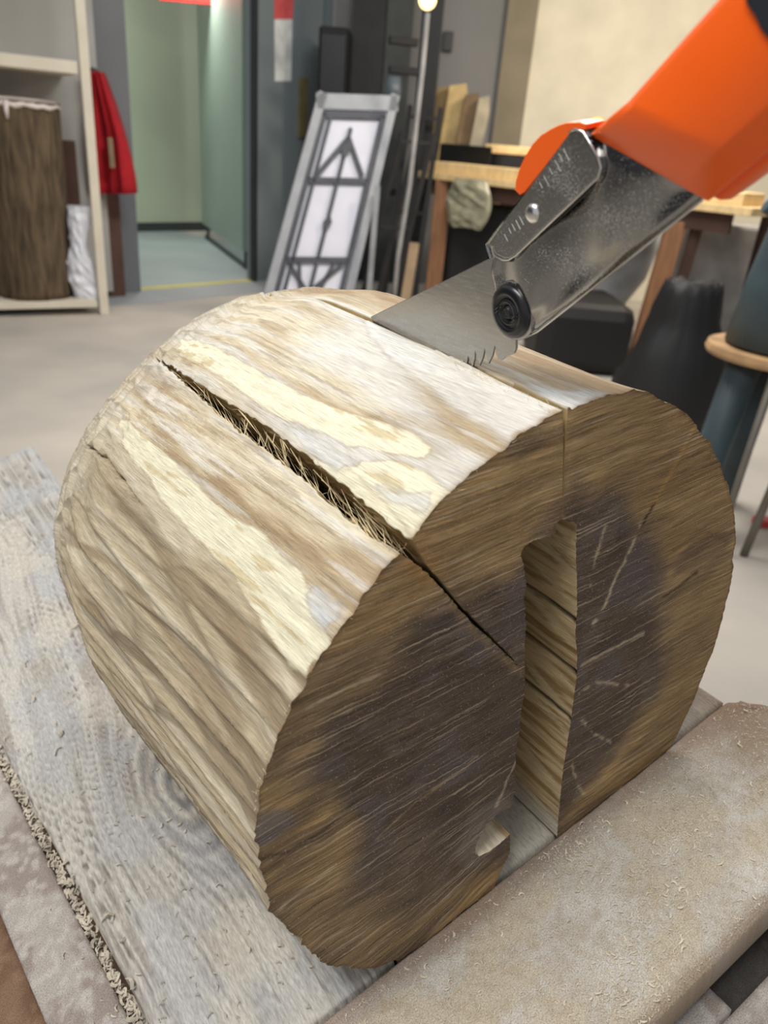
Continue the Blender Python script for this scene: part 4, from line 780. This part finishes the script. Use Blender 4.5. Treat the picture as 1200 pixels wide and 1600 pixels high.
for k in range(150):
    t_ = random.uniform(.002, .24)*random.uniform(.6, 1); a_, b_ = [float(x) for x in crack_lr(t_)]
    if b_-a_ < .5: continue
    i1 = random.uniform(.001, .022)**1.0; i2 = i1+random.uniform(-.003, .007); full = random.random() < .22
    dt = random.uniform(.006, .034)
    if random.random() < .5: p, q = lip(a_-.1, t_+dt, i1), lip(a_+(b_-a_)*(1.05 if full else random.uniform(.3, .8)), t_-.0*dt, i2)
    else: p, q = lip(b_+.1, t_, i1), lip(b_-(b_-a_)*(1.05 if full else random.uniform(.3, .8)), t_+dt, i2)
    sliver(p, q, random.uniform(.0002, .0007), np.random.randn(3)*.0008)
for k in range(240):                                           # frayed fibres standing on the lips, the kerf and the rim
    m_ = random.random()
    if m_ < .5: t_ = random.uniform(0, .22); a_, b_ = [float(x) for x in crack_lr(t_)]; th_ = random.choice((a_-.15, b_+.15))
    elif m_ < .75: t_ = random.uniform(.0, .07); th_ = float(kerf_c(t_))+random.uniform(.6, 2.5)
    else: t_ = .0005; th_ = random.uniform(96, 178)
    p = lip(th_, t_, .0003); q = p+nrm(np.random.randn(3)*np.array([1, 1, .4])+np.array([0, 0, .6]))*random.uniform(.001, .0045); sliver(p, q, .00018, np.random.randn(3)*.0003)
splint = mat('torn_fibre', (222, 202, 160), .8, var=.1, scale=300, spec=.2)
fin('splinters', bm, splint, log, kind='stuff')


# ------------------------------------------------------------------ folding pruning saw standing in the kerf
K0 = np.array([0.07024208, 0.30152669, -0.09148419+H]); SN_ = np.array([0.80137708, 0.55896824, 0.21295373]); KD = np.array([-0.57845047, 0.81483203, 0.03799758]); KU = np.cross(SN_, KD)
def q3(x, y, d=0.): return onplane(x, y, K0-SN_*d, SN_)      # pixel -> point on the saw plane, d towards the viewer side
def q2(x, y, d=0.): p = q3(x, y, d)-K0; return np.array([p.dot(KD), p.dot(KU)])
def s3(a, h, d=0.): return K0+KD*a+KU*h-SN_*d
saw = empty('folding_saw', q3(803, 484), 'orange handled folding saw with steel frame, blade stuck in the log kerf', 'saw')
def metal(name, rgb, rough, scale, stretch, ra, bumpd=0, aniso=0, speck=0):
    m_ = mat(name, rgb, rough, 1.0, var=.06, scale=scale, stretch=stretch, bump=bumpd)
    nt = m_.node_tree; b = nt.nodes['Principled BSDF']; nz = [n_ for n_ in nt.nodes if n_.type == 'TEX_NOISE'][0]
    mr = nt.nodes.new('ShaderNodeMapRange'); mr.inputs[3].default_value = rough-ra; mr.inputs[4].default_value = rough+ra
    nt.links.new(nz.outputs[0], mr.inputs[0]); nt.links.new(mr.outputs[0], b.inputs['Roughness'])
    if speck:
        n3 = nt.nodes.new('ShaderNodeTexNoise'); n3.inputs['Scale'].default_value = 2600; n3.inputs['Detail'].default_value = 2
        n4 = nt.nodes.new('ShaderNodeTexNoise'); n4.inputs['Scale'].default_value = 55
        tcn = [n_ for n_ in nt.nodes if n_.type == 'TEX_COORD'][0]
        for q_ in (n3, n4): nt.links.new(tcn.outputs['Object'], q_.inputs['Vector'])
        ad = nt.nodes.new('ShaderNodeMath'); ad.operation = 'MULTIPLY_ADD'; ad.inputs[1].default_value = .35; nt.links.new(n4.outputs[0], ad.inputs[0]); nt.links.new(n3.outputs[0], ad.inputs[2])
        r3 = nt.nodes.new('ShaderNodeMapRange'); r3.inputs[1].default_value = .79; r3.inputs[2].default_value = .86; r3.inputs[4].default_value = speck; nt.links.new(ad.outputs[0], r3.inputs[0])
        df = nt.nodes.new('ShaderNodeBsdfDiffuse'); df.inputs[0].default_value = (.75, .72, .68, 1); ms = nt.nodes.new('ShaderNodeMixShader')
        nt.links.new(r3.outputs[0], ms.inputs[0]); nt.links.new(b.outputs[0], ms.inputs[1]); nt.links.new(df.outputs[0], ms.inputs[2])
        nt.links.new(ms.outputs[0], nt.nodes['Material Output'].inputs[0])
    return m_
chrome = metal('dusty_chrome', (150, 149, 148), .17, 30, (1, 1, 1), .08, 0, speck=.5)
bright = metal('bright_steel_edge', (215, 213, 210), .22, 60, (1, 1, 1), .08)
bladem = metal('brushed_blade_steel', (165, 164, 162), .25, 90, (1, 1, 9), .09, .00003, speck=.25)
blackp = mat('black_plastic', (20, 21, 24), .28, var=.2, scale=120)
orange = mat('orange_plastic', (255, 102, 24), .36, var=.015, scale=60, bump=.00004)
rubber = mat('dark_rubber_grip', (30, 34, 44), .6, var=.1, scale=80)
# blade
bl = [(579, 495), (640, 465), (700, 436), (770, 401), (870, 340), (900, 420), (850, 500), (806, 528), (806, 545), (803, 552), (798, 555), (790, 558), (784, 563), (778, 562), (775, 553), (773, 540),
      (769, 556), (763, 569), (760, 558), (757, 545), (754, 560), (749, 572), (746, 562), (742, 548), (741, 562), (738, 576), (735, 566), (731, 556), (729, 572), (725, 590), (716, 586), (712, 575), (700, 582), (640, 556), (590, 524)]
bm = bmesh.new(); prism(bm, [q3(*p, .0006) for p in bl], SN_*.0012); fin('blade', bm, bladem, saw, bevel=.00025, label='brushed steel blade with coarse teeth')
# pressed steel side plates
pl = [(761, 381), (768, 403), (764, 425), (770, 452), (773, 490), (781, 511), (796, 524), (816, 527), (838, 518), (1096, 312), (1110, 285), (960, 200), (915, 205), (880, 240), (800, 330)]
def plate(name, d, sgn, mt, grow=0):
    o2 = [q2(*p, d) for p in pl]; P = np.array(o2)
    s = np.r_[0, np.cumsum(np.hypot(*np.diff(np.vstack([P, P[:1]]), axis=0).T))]; k = np.linspace(0, s[-1], 260)[:-1]; Q = np.vstack([P, P[:1]])
    R_ = np.c_[np.interp(k, s, Q[:, 0]), np.interp(k, s, Q[:, 1])]
    R_ = (R_+np.roll(R_, 1, 0)+np.roll(R_, -1, 0))/3
    gx, gy = np.meshgrid(np.arange(R_[:, 0].min(), R_[:, 0].max(), .0011), np.arange(R_[:, 1].min(), R_[:, 1].max(), .0011)); gx, gy = gx.ravel(), gy.ravel()
    dd_ = sd(gx, gy, [tuple(q) for q in R_]); kk = dd_ < -.0005; gx, gy = gx[kk], gy[kk]
    n0 = len(R_); r = delaunay_2d_cdt([Vector((float(a_), float(b_))) for a_, b_ in np.vstack([R_, np.c_[gx, gy]])], [(i, (i+1) % n0) for i in range(n0)], [], 1, 1e-7)
    vv = np.array([(p.x, p.y) for p in r[0]]); ff = np.array([tuple(f) for f in r[2] if len(f) == 3]); e = -sd(vv[:, 0], vv[:, 1], [tuple(q) for q in R_])
    # pressed form: rolled rim, shallow dish, soft diagonal swage
    ctr = q2(930, 370, d); ax_ = nrm(q2(1090, 310, d)-q2(830, 520, d)); rel = vv-ctr; al2 = rel@ax_; ac2 = rel@np.array([-ax_[1], ax_[0]])
    h = .0011*sst(0, .0022, e)+.0017*np.sin(al2*120+ac2*70)*sst(.001, .008, e)+.0010*np.exp(-((ac2+.002)/.010)**2)*sst(.001, .008, e)
    v3 = np.array([s3(a_, b_, d+sgn*(h_-.0011)) for (a_, b_), h_ in zip(vv, h)])
    back = np.array([s3(a_, b_, d-sgn*.0016) for a_, b_ in R_]); n1 = len(v3)
    bi = [int(np.argmin(np.hypot(*(vv-R_[i]).T))) for i in range(n0)]
    rim = []
    for i in range(n0): j = (i+1) % n0; rim += [(bi[i], bi[j], n1+j), (bi[i], n1+j, n1+i)]
    o = raw_mesh(name, np.vstack([v3, back]), np.vstack([ff, np.array(rim)]), mt, saw, None, None, True)
    return o
plate('frame_side', .0040, 1, chrome); plate('frame_side', -.0034, -1, chrome)
bm = bmesh.new(); prism(bm, [q3(*p, .0022) for p in [(800, 505), (836, 510), (1088, 312), (1090, 295), (960, 215), (905, 230), (790, 350)]], SN_*.0044); fin('frame_gap_shade', bm, blackp, saw, label='black filler for the shade inside the steel frame')  # black filler between the plates, standing in for shade in the open gap
def rimtube(name, pts, d, r, mt): bm = bmesh.new(); tube(bm, [q3(*p, d) for p in pts], r, 8); return fin(name, bm, mt, saw, True)
rimtube('frame_edge', [(822, 527), (840, 518), (940, 439), (1096, 314), (1104, 300)], .0040, .00045, bright)
rimtube('frame_edge', [(824, 523), (846, 510), (1050, 345), (1092, 311), (1100, 298)], -.0042, .0004, bright)
# locking lever channel
lv = [(889, 207), (899, 202), (910, 206), (934, 246), (938, 262), (934, 276), (922, 288), (806, 398), (796, 405), (787, 405), (774, 398), (767, 384), (770, 370)]
bm = bmesh.new(); prism(bm, [q3(*p, .0074) for p in lv], SN_*.0032); lever = fin('locking_lever', bm, chrome, saw, bevel=.0007, seg=3, label='scratched steel locking lever')
lv2 = [(893, 217), (902, 222), (926, 255), (926, 272), (804, 388), (790, 393), (780, 388), (776, 377)]
rimtube('lever_edge', [(889, 207), (899, 202), (911, 206), (935, 246), (939, 262), (935, 277), (922, 289), (806, 399), (795, 406), (786, 406), (773, 399)], .0072, .00045, bright)
bm = bmesh.new(); prism(bm, [q3(*p, .0046) for p in [(908, 200), (922, 204), (944, 236), (946, 262), (938, 282), (928, 262), (918, 232)]], SN_*.004); fin('spring_housing', bm, blackp, saw)
for k in range(6):
    bm = bmesh.new(); x, y = 921+k*2.6, 212+k*8.2; tube(bm, [q3(x-7, y+4, .0060), q3(x, y+1, .0068), q3(x+6, y+2, .0055)], .00055, 8); fin('spring_coil', bm, metal('coil_steel', (90, 92, 98), .3, 30, (1, 1, 1), .05) if k == 0 else bpy.data.materials['coil_steel'], saw, True)
bm = bmesh.new(); prism(bm, [q3(x_+4.5, y_+4, .0050) for x_, y_ in lv[3:11]]+[q3(790, 385, .005), q3(905, 270, .005)], SN_*.001); fin('lever_shadow', bm, blackp, saw, label='black strip standing in for the shadow under the locking lever')  # shadow between lever and plate, modelled as a black strip
# scratches filed into the lever
for k, (x, y, L_) in enumerate([(873, 240, 14), (867, 250, 20), (880, 232, 22), (858, 262, 12), (850, 275, 17), (843, 285, 10), (800, 350, 12), (806, 344, 16), (812, 339, 14), (820, 330, 10), (795, 357, 9), (788, 366, 12)]):
    bm = bmesh.new(); tube(bm, [q3(x, y, .00745), q3(x+L_*.45, y+L_*.9, .00745)], .00012, 5); fin('scratch', bm, bright, saw)
bm = bmesh.new()
def lathe(bm, c_, ax, prof, n=36):
    ax = nrm(ax); s = nrm(np.cross(ax, KU)); t_ = np.cross(s, ax); R_ = []
    for r_, h_ in prof: R_.append([bm.verts.new(V(c_+ax*h_+(s*math.cos(k*2*math.pi/n)+t_*math.sin(k*2*math.pi/n))*max(r_, 1e-5))) for k in range(n)])
    for a_, b_ in zip(R_, R_[1:]):
        for k in range(n): bm.faces.new((a_[k], a_[(k+1) % n], b_[(k+1) % n], b_[k]))
    bm.faces.new(R_[0]); bm.faces.new(R_[-1])
lathe(bm, q3(833, 333, .0073), -SN_, [(.0036, 0), (.0035, .0006), (.0027, .0015), (.0015, .0020), (.0003, .0021)]); fin('rivet', bm, bright, saw, True)
C_ = q3(804, 485, .0045)
bm = bmesh.new(); lathe(bm, C_, -SN_, [(.0120, -.001), (.0120, .0008), (.0112, .0013), (.0104, .0012)]); pv = fin('pivot_washer', bm, chrome, saw, True)
bm = bmesh.new(); lathe(bm, C_, -SN_, [(.0109, 0), (.0109, .0020), (.0104, .0032), (.0094, .0040), (.0080, .0044), (.0070, .0043), (.0066, .0034), (.0056, .0032), (.0052, .0041), (.0040, .0043), (.0037, .0030), (.0028, .0030), (.0026, .0040), (.0012, .0043), (.0002, .0043)]); bolt = fin('pivot_bolt', bm, blackp, saw, True, label='black round pivot bolt cap')
bm = bmesh.new()
for sg in (1, -1):
    for dx in (-.0007, .0007): tube(bm, [C_-SN_*.0042+KD*sg*.0040*.8+KU*(sg*.0022+dx), C_-SN_*.0043+KD*sg*.0085*.8+KU*(-sg*.001+dx)], .00035, 6)
fin('bolt_slot', bm, blackp, saw, True)
bm = bmesh.new(); lathe(bm, C_-SN_*.0036, -SN_, [(.0022, 0), (.0022, .0007), (.0015, .0009), (.0012, .0004), (.0001, .0004)]); fin('bolt_core', bm, blackp, saw, True)
# orange thumb release with serrated back
th_ = []
edge = [(805, 298), (806, 284), (811, 266), (820, 246), (832, 226), (845, 212), (858, 203), (872, 196), (884, 192)]
es = np.r_[0, np.cumsum(np.hypot(*np.diff(np.array(edge), axis=0).T))]; kk = np.linspace(0, es[-1], 56)
for i, s_ in enumerate(kk):
    x, y = np.interp(s_, es, [p[0] for p in edge]), np.interp(s_, es, [p[1] for p in edge]); o_ = (1.2 if i % 2 and i < 40 else 0); th_.append((x-o_, y-o_*.6))
th_ += [(905, 191), (917, 194), (915, 203), (894, 206), (850, 262), (820, 300), (812, 305)]
bm = bmesh.new(); prism(bm, [q3(*p, .0062) for p in th_], SN_*.008); fin('thumb_release', bm, orange, saw, bevel=.0006, label='orange serrated thumb release')
# handle: section lofted along its length; front end tapers onto the steel
h1, h2 = q2(918, 213, .0055), q2(1088, 309, .0055)
r0, r1 = q2(971, 161, .011), q2(1112, 0, .011); HD = nrm(r1-r0); HP = np.array([HD[1], -HD[0]])
if (h2-h1).dot(HP) < 0: HP = -HP
WD = q2(1106, 299, .010).dot(HP)-r0.dot(HP)+.0012; base = r0-HP*.0008
prof = [(0, -.011), (0, .006), (.0014, .0092), (.0042, .0110), (WD*.5, .0114), (WD-.0078, .0110), (WD-.0064, .0104), (WD, .0048), (WD+.0003, .0032), (WD-.0028, .0026), (WD-.0028, .0010), (WD+.0012, .0004), (WD+.0022, -.003), (WD+.0018, -.0085), (WD-.004, -.0115), (.003, -.012)]
fe = (h2-h1); slope_ = fe.dot(HD)/fe.dot(HP); f0 = (h1-base).dot(HD)-slope_*(h1-base).dot(HP)
r_f = q2(971, 161, .011); r_g = q2(1090, 212, .011)
sl2 = (r_g-r_f).dot(HD)/(r_g-r_f).dot(HP); g0 = (r_f-base).dot(HD)-sl2*(r_f-base).dot(HP)
wa_, wb_ = (h1-base).dot(HP), WD
bm = bmesh.new(); rings = []
for si, tt_ in enumerate([0, .06, .3, .6, .9, 1.0, 1.15, 2.2, 4, 7, 12]):
    R_ = []
    for w_q, n_i in prof:
        w_i = w_q+wa_*(1-min(max(w_q/WD, 0), 1))*max(0, 1-tt_)
        s0 = f0+slope_*w_i; s1 = g0+sl2*w_i; s_ = s0+(s1-s0)*min(tt_, 1)+max(tt_-1, 0)*.012
        kk_ = min(tt_, 1); cl = .0050+(.0114-.0050)*(1-(1-kk_)**1.15) if tt_ < 1 else .02
        if tt_ == 0: cl = .0046
        n_c = max(min(n_i, cl), -cl); p = base+HD*s_+HP*w_i; R_.append(bm.verts.new(V(s3(p[0], p[1], n_c))))
    rings.append(R_)
n_ = len(prof)
for a_, b_ in zip(rings, rings[1:]):
    for k in range(n_): bm.faces.new((a_[k], a_[(k+1) % n_], b_[(k+1) % n_], b_[k]))
bm.faces.new(rings[0]); bm.faces.new(rings[-1])
hdl = fin('handle', bm, orange, saw, True, bevel=.0008, seg=2)
hdl['label'] = 'smooth orange plastic handle'
bm = bmesh.new(); prism(bm, [q3(*p, .0122) for p in [(1160, -12), (1166, 8), (1178, 26), (1188, 48), (1203, 66), (1330, -40), (1300, -160)]], SN_*.006); fin('grip_pad', bm, rubber, saw, bevel=.0006, label='dark rubber grip pad')
